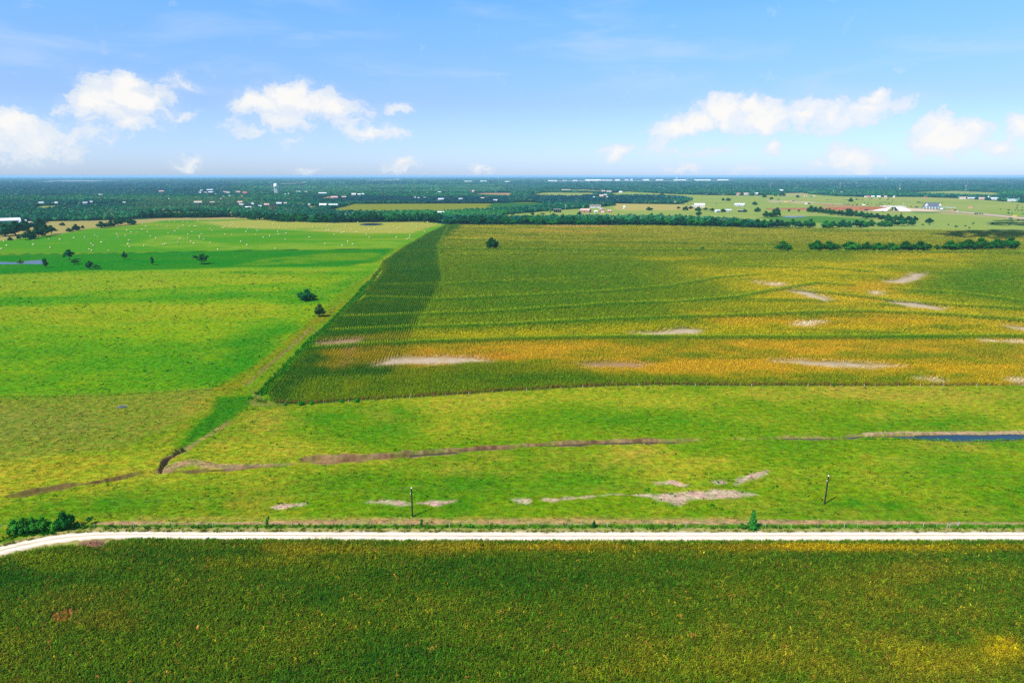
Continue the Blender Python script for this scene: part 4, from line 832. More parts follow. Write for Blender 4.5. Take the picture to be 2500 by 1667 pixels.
# shrubs along the road fence
for (x, y, w, h, kd, s_, c_) in [(40,1302,40,34,'bush','leafy bush right behind the yellow curve sign',None), (60,1300,36,38,'bush','dark upright shrub in the thicket, beside the one behind the sign',None), (84,1298,42,36,'bush','wide shrub in the middle of the roadside thicket',None), (110,1296,38,34,'bush','green shrub near the right end of the dense thicket',A(44,104,26,1.2)), (133,1294,30,20,'bush','low shrub in the dip of the roadside thicket',A(60,120,30,1.2)),
   (160,1291,42,44,'bush','tallest round shrub at the right of the roadside thicket',A(22,80,26,1.2)), (190,1286,16,14,'bush','small shrub right of the tallest roadside shrub',None), (220,1279,16,18,'oak','thin open shrub by the start of the worn track',A(40,96,40,1.2)),
   (649,1286,11,28,'upright','slim leaning sapling by the road with a long shadow',A(60,120,40,1.2)), (869,1287,9,8,'bush','tiny weed bush by the road, halfway between sapling and pole',A(60,120,30,1.2)), (1029,1287,12,19,'upright','small upright shrub by the road near the power pole',A(40,100,24,1.2)), (1149,1287,11,10,'bush','low round shrub by the road right of the power pole',A(50,120,30,1.2)),
   (1450,1286,17,16,'cone','short dark pointed shrub on the grassy road verge',A(24,76,28,1.2)), (1838,1291,34,44,'cone','dense pointed evergreen tree standing at the road verge',A(34,92,30,1.6)), (1814,1290,14,14,'bush','low shrub touching the pointed evergreen on its left',A(50,100,30,1.2)), (2192,1288,7,6,'bush','little green clump on the verge near the far brace',A(50,120,30,1.2))]:
    c_ = np.array(c_ if c_ is not None else A(44,104,30,1.2)) * 1.5; e = tree(x, y, w, h, kd, 'roadside_shrub', s_, 'shrub' if kd != 'cone' or h < 20 else 'tree', 'shrubs along the road fence', c_, lean=(.06, .28) if 'leaning' in s_ else None)
for (x, y, w, s_) in [(697,989,9,'green weed clump beside the wooden fence brace'), (735,988,14,'round green weed clump at the corn edge, right of the brace'), (760,986,11,'smaller green weed clump at the corn edge'), (833,981,11,'weed clump just left of the pale fence post'), (871,980,12,'weed clump just right of the pale fence post')]:
    tree(x, y, w, w * .8, 'bush', 'weed_clump', s_, 'weeds', 'weed clumps along the corn fence', A(30,140,20,1.2))
for (x, y, w, s_) in [(905,700,9,'highest bush of the ditch line, by the corner of the corn strip'),(868,738,8,'small bush on the ditch, left of the corn strip step'),(835,772,11,'rounded ditch bush right of the grey green tree'),(800,806,10,'ditch bush below the grey green tree'),(768,832,9,'ditch bush beside the bare dirt spot'),(742,862,12,'broad ditch bush halfway down the corn strip'),(712,890,9,'small ditch bush below the broad one'),(684,918,11,'ditch bush near the lower end of the corn strip'),(655,948,12,'ditch bush at the lower corner of the corn strip'),(628,962,10,'bush left of the lower corn corner'),(612,972,9,'lowest bush of the ditch line, near the fence corner')]:
    tree(x, y, w, w * .7, 'bush', 'ditch_bush', s_, 'bush', 'bushes down the ditch beside the corn', A(70,140,26,1.1))
# clumps at the left edge by the white barn
for (x, y, w, h, kd) in [(12,577,40,32,'bush'), (38,574,42,34,'round'), (62,568,36,30,'round'), (95,559,30,28,'bush'), (25,587,12,10,'bush'), (46,585,11,12,'round'), (62,586,22,15,'oak'), (76,584,30,24,'bush'), (95,580,34,26,'round'), (112,576,34,28,'round'), (126,572,26,22,'oak'), (152,551,13,8,'bush'), (170,566,18,10,'bush'), (187,563,20,16,'bush'), (202,559,9,9,'round'), (250,556,26,16,'bush'), (270,554,22,17,'bush'), (290,551,30,20,'round'), (306,549,18,17,'oak'), (322,549,24,17,'bush')]:
    tree(x, y, w, h, kd, 'field_tree', ('large' if h > 22 else 'middling' if h > 13 else 'small') + ' dark tree between the white barn and the hay field', group='trees between the barn and the hay field', col=A(20,74,36,1.2))
# trees and hedgerows in the country on the right
for (x, y, w, h, kd) in [(1895,518,19,11,'bush'), (1849,518,17,12,'bush'), (1843,501,14,9,'bush'), (1926,517,6,6,'bush'), (1950,518,6,7,'round'), (1866,482,13,7,'bush'), (1893,479,8,6,'bush'), (1905,479,9,5,'bush'), (1914,479,9,6,'bush'), (1883,487,10,6,'bush'), (1947,483,9,7,'bush'), (2077,493,13,10,'bush'), (2070,518,14,9,'oak'), (1585,514,17,9,'bush'), (1656,512,10,8,'oak'), (1673,514,16,11,'bush'), (1686,511,11,9,'bush'), (1704,515,19,10,'bush'), (1616,482,15,10,'bush'), (1641,485,13,8,'bush'), (1765,491,8,8,'round'), (1778,491,12,8,'bush'), (1722,516,14,9,'oak'), (1738,518,13,10,'oak'), (1766,518,14,8,'bush'), (1818,518,12,8,'bush'), (1300,525,10,7,'bush'), (1313,529,8,6,'bush'), (1325,526,12,6,'oak'), (1351,528,12,8,'bush'), (1510,527,6,6,'bush'), (1540,527,8,6,'bush'), (1549,529,7,7,'bush'), (1591,528,8,8,'oak'), (1612,532,18,12,'bush'), (1705,526,16,11,'bush'), (1660,529,10,7,'bush'), (1650,531,12,8,'bush'), (1414,525,12,9,'bush'), (2366,558,4,4,'bush'), (1252,525,9,5,'bush'), (1230,524,8,5,'bush'), (2462,522,5,4,'bush')]:
    tree(x, y, w, h, kd, 'field_tree', ('wide ' if w > 11 else 'small ') + 'field tree, ' + mark(x), group='trees scattered over the far fields', col=A(24,82,42,1.2))
def belt(px, n, w, h, jx, jy, name, label, group, cols, kinds=('bush', 'round')):
    P = np.array(px, float); s = np.concatenate([[0], np.cumsum(np.hypot(*np.diff(P, axis=0).T))]); q = (np.arange(n) + .5) / n * s[-1]
    for k in range(n):
        x, y = np.interp(q[k], s, P[:, 0]) + random.uniform(-jx, jx), np.interp(q[k], s, P[:, 1]) + random.uniform(-jy, jy); f = random.uniform(.75, 1.3)
        hh = random.uniform(.75, 1.25); tree(x, y, w * f, h * hh, random.choice(kinds), name, ('tall ' if hh > 1.08 else 'low ' if hh < .9 else '') + label + ' ' + mark(x), group=group, col=random.choice(cols))
GB = [A(26,96,36,1.25), A(18,86,44,1.25), A(38,110,34,1.3), A(16,76,42,1.2)]; GD = [A(14,70,44,1.2), A(18,78,42,1.2), A(24,86,36,1.2)]
belt([(1090,548),(1240,549),(1430,549),(1600,550),(1700,552),(1790,555),(1860,557)], 46, 26, 19, 4, .8, 'belt_tree', 'belt tree', 'trees of the belt above the crop field', GB)
belt([(1860,557),(1900,556),(1950,556),(1985,556)], 9, 24, 19, 3, .8, 'belt_tree', 'belt tree', 'trees of the belt above the crop field', GB)
belt([(600,536),(700,541),(800,544),(900,542),(1000,541),(1082,543)], 34, 24, 21, 4, 1, 'belt_tree', 'wood edge tree', 'trees of the wood edge above the hay field', GD + GB[:2])
belt([(345,533),(400,532),(480,531),(560,531),(600,534)], 16, 22, 16, 4, .8, 'belt_tree', 'wood edge tree', 'trees of the wood edge above the hay field', GD)
belt([(1975,517),(2005,520),(2030,525),(2060,528),(2095,529)], 11, 18, 15, 2, .8, 'hedge_tree', 'slanting hedgerow tree', 'trees of the hedgerow below the highway works', GD)
belt([(2098,531),(2125,534),(2150,535),(2172,538)], 6, 18, 14, 2, .8, 'hedge_tree', 'slanting hedgerow tree', 'trees of the hedgerow below the highway works', GD)
belt([(2005,556),(2050,556),(2090,556),(2130,553),(2175,552),(2235,551)], 12, 26, 17, 4, 1.2, 'hedge_tree', 'hedgerow tree', 'trees of the lower hedgerow at the crop top', GB)
belt([(2160,545),(2200,541),(2240,543)], 5, 20, 16, 3, 1, 'hedge_tree', 'hedgerow tree', 'trees of the lower hedgerow at the crop top', GD)
belt([(2262,544),(2276,544)], 2, 14, 10, 1, .5, 'hedge_tree', 'paired tree', 'pair of trees beside the lower hedgerow', GD)
belt([(1865,530),(1880,530),(1905,529)], 3, 22, 13, 2, .6, 'pond_tree', 'dark tree left of the far pond', 'trees beside the small far pond', GD)
# leafless tree above the wood edge
def bare_tree(px, py, w, h):
    k = mpp(px, py); x, y = G(px, py); e = empty('bare_tree', (x, y, 0)); tag(e, 'large leafless grey brown tree fanning out above the wood edge', 'tree'); r = random.Random(3); tk, br = MB(), MB(); hm = h * k * 1.05; wm = w * k
    tk.tube([(0, 0, 0), (.2, 0, hm * .4)], [.8, .55], 6)
    for i in range(46):
        a = r.uniform(-1, 1); b = r.uniform(-.4, .4); br.tube([(.2, 0, hm * .3), (a * wm * .28, b * wm * .3, hm * r.uniform(.5, .66)), (a * wm * .52, b * wm * .5, hm * r.uniform(.8, 1.02) * (1 - .12 * abs(a)))], [.5, .32, .16], 4)
    tk.build('trunk', PALEBARK, e); br.build('crown', PALEBARK, e)
PALEBARK = plain('pale_bark', (.22, .16, .13), .9, .2, .5, .1)
bare_tree(666, 521, 27, 22)
tree(566,531,9,14,'upright','pale_tree','tan pale tree standing in the wood edge above the hay field', col=A(176,160,96,1.1))
tree(648,537,10,9,'bush','pale_tree','yellow green tree at the foot of the wood edge', col=A(120,150,70,1.1))

# ------------------------------------------------------------------ far woods: stuff
def woods():
    cr = [proto('wood_crown', mk('wood_crown', *crown_mesh(900 + k, blobs_for('bush' if k % 2 else 'round', 50 + k), 150, .085, .8), LEAF_W)) for k in range(4)]
    openp = [GP(P) for _, P, _ in OPEN] + [GP(TANSTRIP), GP([(1500,497),(1500,512),(1530,514),(1700,513),(1740,505),(1662,500)])]
    far_line = GP([(-2500,628),(-700,590),(0,560),(139,545),(345,533),(400,531),(480,530),(560,531),(600,533),(700,539),(800,542),(900,541),(1041,539),(1090,546),(1240,547),(1600,548),(1780,552),(1860,555),(2100,556),(2500,562),(3300,572),(5000,600)]) + [(9e4, 9e4), (-9e4, 9e4)]
    out = []
    for (d0, d1, sp, sc_, hz_) in ((1150, 2900, 9.5, 12, 11), (2900, 5200, 19, 21, 12), (5200, 10000, 46, 46, 15), (10000, 19000, 125, 120, 22)):
        X, Y = grid_pts(-.83 * d1, .83 * d1, d0, d1, sp, sp * 1.15, .5); k = np.abs(X) < .80 * Y + 40; X, Y = X[k], Y[k]
        k = in_poly(X, Y, far_line); X, Y = X[k], Y[k]
        for j, P in enumerate(openp):
            ins = in_poly(X + vn(X, Y, 60, 400, 2) * 12, Y + vn(X, Y, 60, 401, 2) * 14, P); cl_ = np.clip(vn(X, Y, 160, 410, 3) * 1.3 - .25, 0, 1); thin = rng.random(len(X)) < .11 * cl_ * (1 if j in (6, 4) else .3); k = ~ins | (thin & (j == 6)); X, Y = X[k], Y[k]
        for P, _ in FARPATCH: k = ~in_poly(X, Y, GP(P)); X, Y = X[k], Y[k]
        gap = vn(X, Y, 700, 402, 3, .4) + .35 * vn(X, Y, 130, 403, 2); k = (gap < .82) & (rng.random(len(X)) < .96); X, Y, gap = X[k], Y[k], gap[k]
        N = len(X); t1 = vn(X, Y, 240, 404, 3, .6); col = np.zeros((N, 3), np.float32); col[:] = A(14,80,62); t2 = vn(X, Y, 900, 409, 3, .35); mix(col, sstep(t1 * .8 + t2 * .5 + .3), A(40,104,60)); mix(col, sstep(-t1 * .7 - t2 * .8 - .2), A(2,60,76)); mix(col, sstep(t2 * 1.2 + X / 1500 - .6) * sstep((3600 - Y) / 800) * .5, A(70,124,52)); q = rng.random(N)  # bluish leaf tones: part of the distance haze is painted into the crowns
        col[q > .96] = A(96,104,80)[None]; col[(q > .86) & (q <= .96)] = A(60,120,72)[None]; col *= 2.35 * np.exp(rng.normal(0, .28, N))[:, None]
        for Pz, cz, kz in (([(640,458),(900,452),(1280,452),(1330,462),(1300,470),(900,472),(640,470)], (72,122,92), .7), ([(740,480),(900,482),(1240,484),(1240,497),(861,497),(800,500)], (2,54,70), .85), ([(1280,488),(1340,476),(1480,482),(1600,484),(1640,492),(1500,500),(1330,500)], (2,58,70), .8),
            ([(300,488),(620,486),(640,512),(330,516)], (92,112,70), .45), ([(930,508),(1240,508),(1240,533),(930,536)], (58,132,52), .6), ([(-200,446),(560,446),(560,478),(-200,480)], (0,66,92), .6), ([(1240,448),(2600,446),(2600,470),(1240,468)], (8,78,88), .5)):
            mix(col, pmask(X, Y, Pz, 60, 60, 300, 7) * kz * np.clip(.7 + .6 * t1, .1, 1), A(*cz) * 2.35)  # the blue zones add more of the haze tint to the crown colour
        keepb = np.ones(N, bool)
        for bx, by, bw in CLEAR:
            sc0 = X / np.maximum(Y, 1) * by; keepb &= ~((np.abs(sc0 - bx) < bw * .5 + 5) & (Y < by + 12) & (Y > by - max(40, by * .055)))
        X, Y, col, gap = X[keepb], Y[keepb], col[keepb], gap[keepb]; N = len(X)
        isbush = np.zeros(N, bool)
        for j in (6,): isbush |= in_poly(X, Y, openp[j])
        f = rng.uniform(.7, 1.35, N) * np.where(isbush, .5, 1); s3 = np.stack([sc_ * f, sc_ * f, hz_ * rng.uniform(.75, 1.25, N) * np.where(isbush, .35, 1)], 1)
        out.append((np.stack([X, Y, np.zeros(N)], 1), s3, col))
    P3 = np.concatenate([o[0] for o in out]); S3 = np.concatenate([o[1] for o in out]); CC = np.concatenate([o[2] for o in out]); N = len(P3); print('woods', N)
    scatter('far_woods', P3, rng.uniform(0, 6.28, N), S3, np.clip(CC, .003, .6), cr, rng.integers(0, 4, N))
# ------------------------------------------------------------------ round hay bales
def bale_mesh():
    vs, fs = [], []; n = 12; R0 = .78; L = 1.55
    prof = [(-L / 2, R0 * .55), (-L / 2 - .02, R0 * .88), (-L / 2 + .09, R0), (0, R0 * 1.015), (L / 2 - .09, R0), (L / 2 + .02, R0 * .88), (L / 2, R0 * .55)]
    for i, (x, r_) in enumerate(prof):
        for k in range(n): a = 2 * math.pi * k / n; w = 1 + .03 * math.sin(5 * k + i); vs.append((x, r_ * w * math.cos(a), R0 * .96 + r_ * w * math.sin(a) * .97))
    for i in range(len(prof) - 1):
        for k in range(n): a, b = i * n + k, i * n + (k + 1) % n; fs.append((a, a + n, b + n, b))
    fs.append(tuple(range(n))); fs.append(tuple((len(prof) - 1) * n + k for k in reversed(range(n))))
    me = bpy.data.meshes.new('hay_bale'); me.from_pydata(vs, [], fs); me.polygons.foreach_set('use_smooth', [True] * len(fs)); return me
m, t, o = newmat('hay'); g = nd(t, 'ShaderNodeTexCoord'); n = noise(t, g.outputs['Object'], 5, 4, .7); oi = nd(t, 'ShaderNodeObjectInfo')
c = mixc(t, maprange(t, n, .3, .7), tuple(A(224,206,132,1.3)), tuple(A(250,240,188,1.35))); c = mixc(t, 1.0, c, maprange(t, oi.outputs['Random'], 0, 1, .82, 1.1), 'MULTIPLY'); matt(t, o, c, bumpn(t, n, .5, .08))
bm_ = bale_mesh(); bm_.materials.append(m)
BA = [(38,660),(62,698),(14,725),(305,650),(300,690),(440,638),(540,643),(455,718),(665,628),(765,622),(852,605),(878,617),(820,682),(840,700),(803,733),(825,744),(912,668),(975,743),(1050,590),(1053,603),(1064,619),(1127,608),(1160,651),(1150,683),(1162,708),(1140,561),(1177,578),(1231,577),(1277,551),(1323,571),(1283,502),(1308,525),(1357,486),(1412,518),(1352,611),(1403,631),(1296,699),(1465,688),(1484,686),(1472,470),(1521,478),(1568,483),(1500,523),(1511,584),(1570,567),(1594,543),(1607,527),(1643,483),(1645,516),(1684,488),(1703,523),(1745,521),(1758,520),(1725,571),(1688,593),(1686,629),(1616,635),(1600,668),(1717,664),(1739,682),(1808,592),(1790,611),(1792,626),(1832,640),(1890,674),(1824,509),(1776,472),(1886,545),(1903,561),(1900,480),(1996,538),(2010,535),(2020,520),(2020,594),(2083,599),(2072,517),(2076,481),(2095,502),(2100,482),(2132,535),(1958,733),(2163,663),(2221,694),(2209,571),(2226,545),(2248,530),(2273,528),(2305,541),(2310,561),(2297,596),(895,545),(765,551)]
BB = [(165,482),(247,503),(347,512),(434,496),(532,496),(305,529),(255,537),(365,541),(605,529),(448,550),(688,543),(288,571),(92,596),(159,623),(218,608),(296,594),(364,587),(357,643),(14,694),(268,728),(572,621),(573,497),(714,680),(794,597),(830,567),(863,580),(883,576),(898,526),(900,512),(742,508),(745,553),(725,560),(775,500),(866,698),(917,662),(962,686),(993,575),(948,549),(1005,487),(1067,557),(1106,549),(1109,622),(1157,544),(1227,539),(1268,534),(1300,580),(1364,541),(1330,522),(1388,524),(1353,622),(1475,605),(1470,627),(1450,637),(1494,498),(1541,498),(1537,531),(1593,507),(1634,486),(1640,534),(1605,571),(1710,501),(1746,507),(1085,597)]
HM = [(130,'above the blue pond'),(200,'above the tallest pasture tree'),(270,'above the round bushy tree'),(345,'above the compact round tree'),(420,'above the narrow upright tree'),(540,'above the broad oak'),(640,'below the water tower'),(740,'above the wide dark bush'),(870,'left of the hay field pond'),(960,'below the hay field pond'),(1200,'close to the corn strip')]
def bales():
    first = True
    for (zx, zy), ox in [(p, 0) for p in BA] + [(p, 600) for p in BB]:
        px, py = ox + zx / 3.675, 410 + (zy + 6) / 3.675; x, y = G(px, py)
        b = link('hay_bale', bm_); b.location = (x, y, TZ(x, y)); b.rotation_euler = (0, 0, random.choice((.3, .5, 2.0, 2.3)) + random.uniform(-.3, .3)); s_ = random.uniform(1.4, 1.65); b.scale = (s_, s_, s_)
        band = 'at the rear edge' if py < 548 else 'in the back half' if py < 566 else 'in the front half' if py < 592 else 'near the front fence'
        tag(b, f'hay bale {band}, {next(q for e_, q in HM if px < e_)}', 'hay bale', 'round bales in the hay field')
bales()

# ------------------------------------------------------------------ poles, wires, fences
WOOD = plain('weathered_wood', (.10, .075, .055), .9, .3, 2.0, .1); DARKPOLE = plain('creosote_pole', (.035, .028, .022), .9, .3, 1.2, .1); WHITEC = plain('porcelain', (.75, .75, .72), .4, .05, 4, .4); STEEL = plain('galvanised_steel', (.45, .46, .46), .5, .12, 2, .4, .3); PALEWOOD = plain('pale_post_wood', (.38, .34, .28), .9, .25, 2, .1)
CABLE = plain('dull_cable', (.16, .16, .14), .8, .1, 1, .1); FWIRE = plain('old_fence_wire', (.14, .13, .11), .9, .1, 1, .05)
POLES = [((1007, 1260), 10.3, 'dark wooden power pole with white cap insulator in the middle of the pasture', .0), ((2013, 1230), 10.6, 'dark leaning wooden power pole in the right part of the pasture', .022)]
tops = []
for (p, h, lab, lean) in POLES:
    x, y = G(*p); e = empty('power_pole', (x, y, TZ(x, y))); tag(e, lab, 'power pole', 'power poles in the pasture'); e.rotation_euler = (0, lean, 0)
    mb = MB(); mb.tube([(0, 0, -.3), (0, 0, h * .5), (0, 0, h - .25)], [.28, .25, .22], 8); mb.build('pole', DARKPOLE, e)
    mb = MB(); mb.tube([(0, 0, h - .27), (0, 0, h - .1), (0, 0, h), (0, 0, h + .18)], [.17, .24, .2, .12], 8); mb.build('insulator', WHITEC, e)
    mb = MB(); mb.tube([(-.2, -.12, h - 2.0), (-.32, -.2, h - 1.9), (-.34, -.2, h - 1.55)], [.07, .12, .08], 6); mb.build('side_insulator', WHITEC, e)
    tops.append(Vector((x + lean * h, y, TZ(x, y) + h + .15)))
def wire(a, b, sag, rad, n=14):
    return [(a[0] + (b[0] - a[0]) * i / n, a[1] + (b[1] - a[1]) * i / n, a[2] + (b[2] - a[2]) * i / n - sag * 4 * (i / n) * (1 - i / n)) for i in range(n + 1)]
wd = tops[1] - tops[0]
for a, b, lab in ((tops[0] - wd, tops[0], 'thin power line running left from the middle pole'), (tops[0], tops[1], 'thin power line strung between the two poles'), (tops[1], tops[1] + wd, 'thin power line running right from the leaning pole')):
    mb = MB(); mb.tube(wire(a, b, 2.2, .012), .008, 4, False); tag(mb.build('power_line', CABLE), lab, 'power line', 'power line over the pasture')
def fence(px, step, h, rad, mat, lab, wires=(.4, .75, 1.1), every=6, bigmat=None):
    P = np.array(GP(px)); s = np.concatenate([[0], np.cumsum(np.hypot(*np.diff(P, axis=0).T))]); n = int(s[-1] / step); q = np.linspace(0, s[-1], n + 1)
    X, Y = np.interp(q, s, P[:, 0]), np.interp(q, s, P[:, 1]); Z = terrain(X, Y); e = empty('wire_fence', (X[0], Y[0], Z[0])); tag(e, lab, 'fence')
    mb = MB(); mb.tube([(0, 0, -.1), (0, 0, h)], [rad, rad * .9], 5); pm = mb.mesh('post', mat); mb = MB(); mb.tube([(0, 0, -.1), (0, 0, h * 1.15)], [rad * 2.2, rad * 2], 6); bm2 = mb.mesh('post', bigmat or mat); O = Vector((X[0], Y[0], Z[0]))
    for i in range(n + 1):
        p = link('post', bm2 if i % every == 0 else pm, e); p.location = Vector((X[i], Y[i], Z[i])) - O; p.rotation_euler = (random.uniform(-.05, .05), random.uniform(-.05, .05), 0)
    for w in wires:
        mb = MB(); mb.tube([Vector((X[i], Y[i], Z[i] + w)) - O for i in range(n + 1)], .006, 3, False); mb.build('wire', FWIRE, e)
    return e
fence([(-60,1288),(230,1287),(600,1286),(1240,1286),(2280,1287),(2318,1287)], 4.2, 1.35, .06, PALEWOOD, 'low wire fence along the road verge with thin pale posts')
fence([(2340,1284),(2420,1286),(2700,1286)], 4.2, 1.35, .06, PALEWOOD, 'short right end of the roadside wire fence past the pale brace')
fence([(697,989),(860,981),(1060,968),(1240,957),(1420,949),(1600,944),(2050,943),(2500,942),(2800,943)], 6.0, 1.4, .08, PALEWOOD, 'long wire fence along the front edge of the corn field', every=5)
fence([(-60,976),(0,974),(140,969),(260,965),(400,957),(520,951)], 6.0, 1.3, .07, WOOD, 'wire fence between the two left pastures', every=8)
fence([(-60,622),(0,621),(150,619.5),(300,618),(480,614),(640,612),(800,610),(965,608)], 11.0, 1.5, .09, WOOD, 'dark wire fence along the front of the hay field', every=6)
fence([(930,652),(900,690),(850,748),(800,800),(740,862),(690,905),(640,952),(600,985)], 7.0, 1.35, .07, WOOD, 'wire fence down the ditch beside the dark corn strip', every=6)
def brace(p0, p1, h, lab, mat):
    a, b = Vector((*G(*p0), 0)), Vector((*G(*p1), 0)); a.z, b.z = TZ(a.x, a.y), TZ(b.x, b.y); e = empty('fence_brace', a); tag(e, lab, 'fence brace'); d = b - a
    for q in (Vector((0, 0, 0)), d): mb = MB(); mb.tube([q + Vector((0, 0, -.2)), q + Vector((0, 0, h))], .11, 7); mb.build('post', mat, e)
    for z in (h * .82, h * .3): mb = MB(); mb.tube([Vector((0, 0, z)), d + Vector((0, 0, z))], .06, 6); mb.build('rail', mat, e)
brace((2312,1287), (2338,1284), 1.5, 'pale two post fence brace with rails at the right roadside', PALEWOOD)
brace((678,990), (696,990), 1.6, 'grey wooden corner brace at the left end of the corn fence', WOOD)

# ------------------------------------------------------------------ yellow curve sign
def sign():
    x, y = G(21, 1304); e = empty('curve_sign', (x, y, TZ(x, y)), R(32)); tag(e, 'yellow diamond road sign with a dark curve arrow, left of the thicket', 'road sign')
    mb = MB(); mb.tube([(0, .03, -.2), (0, .03, 2.1)], .05, 6); mb.build('post', STEEL, e); Y_ = plain('sign_yellow', (.72, .40, .01), .45, .06, 1, .4); K_ = plain('sign_black', (.02, .02, .02), .5, .05, 1, .3)
    mb = MB(); c, s_ = 1.75, .78; mb.add([(-s_, -.02, c), (0, -.02, c - s_), (s_, -.02, c), (0, -.02, c + s_), (-s_, .0, c), (0, .0, c - s_), (s_, .0, c), (0, .0, c + s_)], [(0, 1, 2, 3), (7, 6, 5, 4), (0, 4, 5, 1), (1, 5, 6, 2), (2, 6, 7, 3), (3, 7, 4, 0)]); mb.build('plate', Y_, e)
    mb = MB(); f = lambda pts: mb.face([(a, -.026, c + b) for a, b in pts]); f([(.02, -.48), (.16, -.48), (.16, -.1), (.02, -.05)]); f([(.02, -.05), (.16, -.1), (.02, .14), (-.1, .06)]); f([(.12, .28), (-.32, .02), (-.28, .34)][::-1]); mb.build('arrow', K_, e)
sign()

# ------------------------------------------------------------------ brush heaps
def heap(px, py, w, hgt, name, lab, mats, n, seed):
    k = mpp(px, py); x, y = G(px, py); r = random.Random(seed); wm = w * k / 2; e = empty(name, (x, y, TZ(x, y))); tag(e, lab, 'brush pile')
    mb = MB(); nu = 16; vs = [(0, 0, hgt * .75)]
    for ring_, (f, z) in enumerate(((.35, .68), (.7, .35), (1, 0))):
        for j in range(nu): a = 2 * math.pi * j / nu; q = f * r.uniform(.85, 1.12); vs.append((math.cos(a) * wm * q, math.sin(a) * wm * .62 * q, hgt * z * r.uniform(.7, 1.2) - (.05 if z == 0 else 0)))
    fs = [(0, 1 + j, 1 + (j + 1) % nu) for j in range(nu)]
    for i in range(2):
        for j in range(nu): a, b = 1 + i * nu + j, 1 + i * nu + (j + 1) % nu; fs.append((a, a + nu, b + nu, b))
    mb.add(vs, fs); mb.build('mound', mats[0], e); mb = MB()
    for j in range(n):
        a, q = r.uniform(0, 6.28), math.sqrt(r.random()); p = Vector((math.cos(a) * q * wm, math.sin(a) * q * wm * .62, hgt * .75 * (1 - q) + .05)); d = Vector((r.uniform(-1, 1), r.uniform(-1, 1), r.uniform(-.1, .6))).normalized() * r.uniform(.5, 1.5); mb.tube([p - d * .5, p + d * .5 + Vector((0, 0, .1))], r.uniform(.03, .08), 4)
    s_ = mb.build('branches', mats[1], e); tag(s_, kind='stuff')
BR = plain('dry_brush', tuple(A(158,108,84)), .95, .4, 1.5, .05); BR2 = plain('dry_branch', tuple(A(196,150,122)), .95, .3, 1.0, .05); GR = plain('grey_brush', (.05, .055, .045), .95, .4, 1.5, .05); GR2 = plain('grey_branch', (.28, .30, .28), .95, .3, 1.0, .05)
heap(224,1332,62,1.3,'brush_pile','reddish brown heap of dry brush between the road and the corn',(BR,BR2),170,5)
heap(298,995,26,1.1,'brush_pile','small dark grey heap of dead branches in the left pasture',(GR,GR2),60,6)

# ------------------------------------------------------------------ water tower
def tower():
    x, y = G(674.5, 475); k = mpp(674.5, 475); e = empty('water_tower', (x, y, 0)); tag(e, 'tall white water tower with round tank on legs above the woods', 'water tower'); h = 110 - (446.5 - 429.0) * k * 1.0; WT = plain('white_tank_paint', (.78, .79, .80), .45, .04, .05, .4)
    r_ = 4.6 * k; zb = h - 13 * k * .9; mb = MB(); mb.tube([(0, 0, zb), (0, 0, zb + r_ * .35), (0, 0, zb + r_ * .75), (0, 0, zb + r_ * 1.5), (0, 0, zb + r_ * 1.95), (0, 0, zb + r_ * 2.25), (0, 0, zb + r_ * 2.35)], [r_ * .3, r_ * .75, r_ * .98, r_, r_ * .85, r_ * .45, r_ * .05], 20); mb.build('tank', WT, e, True)
    for j in range(6): a = j * math.pi / 3 + .2; mb = MB(); mb.tube([(math.cos(a) * r_ * .92, math.sin(a) * r_ * .92, 0), (math.cos(a) * r_ * .86, math.sin(a) * r_ * .86, zb + r_ * .8)], .9, 6); mb.build('leg', WT, e)
    mb = MB(); mb.tube([(0, 0, 0), (0, 0, zb + 1)], 1.0, 8); mb.build('riser', WT, e)
    for f in (.33, .66): mb = MB(); mb.tube([(math.cos(j * math.pi / 3 + .2) * r_ * .9, math.sin(j * math.pi / 3 + .2) * r_ * .9, zb * f) for j in range(7)], .3, 4); mb.build('ring_brace', WT, e)
    mb = MB(); mb.tube([(math.cos(j * .3) * r_ * 1.08, math.sin(j * .3) * r_ * 1.08, zb + r_ * .8) for j in range(22)], .7, 5); mb.build('catwalk', WT, e)
tower()

CLEAR = []
# ------------------------------------------------------------------ buildings
WALLS = {'w': plain('white_siding', (.56, .55, .52), .7, .06, .4), 'g': plain('grey_siding', (.34, .35, .36), .7, .08, .4), 't': plain('tan_brick', (.42, .30, .22), .85, .15, .6), 'r': plain('red_siding', (.36, .07, .05), .7, .1, .4), 'b': plain('brown_brick', (.27, .14, .10), .85, .15, .6), 'd': plain('dark_siding', (.05, .07, .08), .7, .1, .4)}
ROOFS = {'w': plain('white_metal_roof', (.58, .58, .58), .5, .05, .3, .4), 'g': plain('grey_metal_roof', (.40, .43, .46), .5, .07, .3, .4), 'r': plain('red_roof', (.42, .12, .09), .7, .1, .4), 'p': plain('pink_shingle_roof', (.46, .28, .24), .85, .12, .6), 'b': plain('brown_shingle_roof', (.19, .13, .11), .9, .15, .6), 's': plain('slate_roof', (.07, .085, .11), .8, .12, .5), 't': plain('tan_shingle_roof', (.42, .34, .26), .9, .12, .6)}
GLASS = plain('window_glass', (.03, .04, .05), .15, .05, 1, .5); DOORM = plain('dark_doorway', (.035, .035, .04), .7, .1, 1); TRIM = plain('white_trim', (.7, .7, .68), .6, .04, 1)
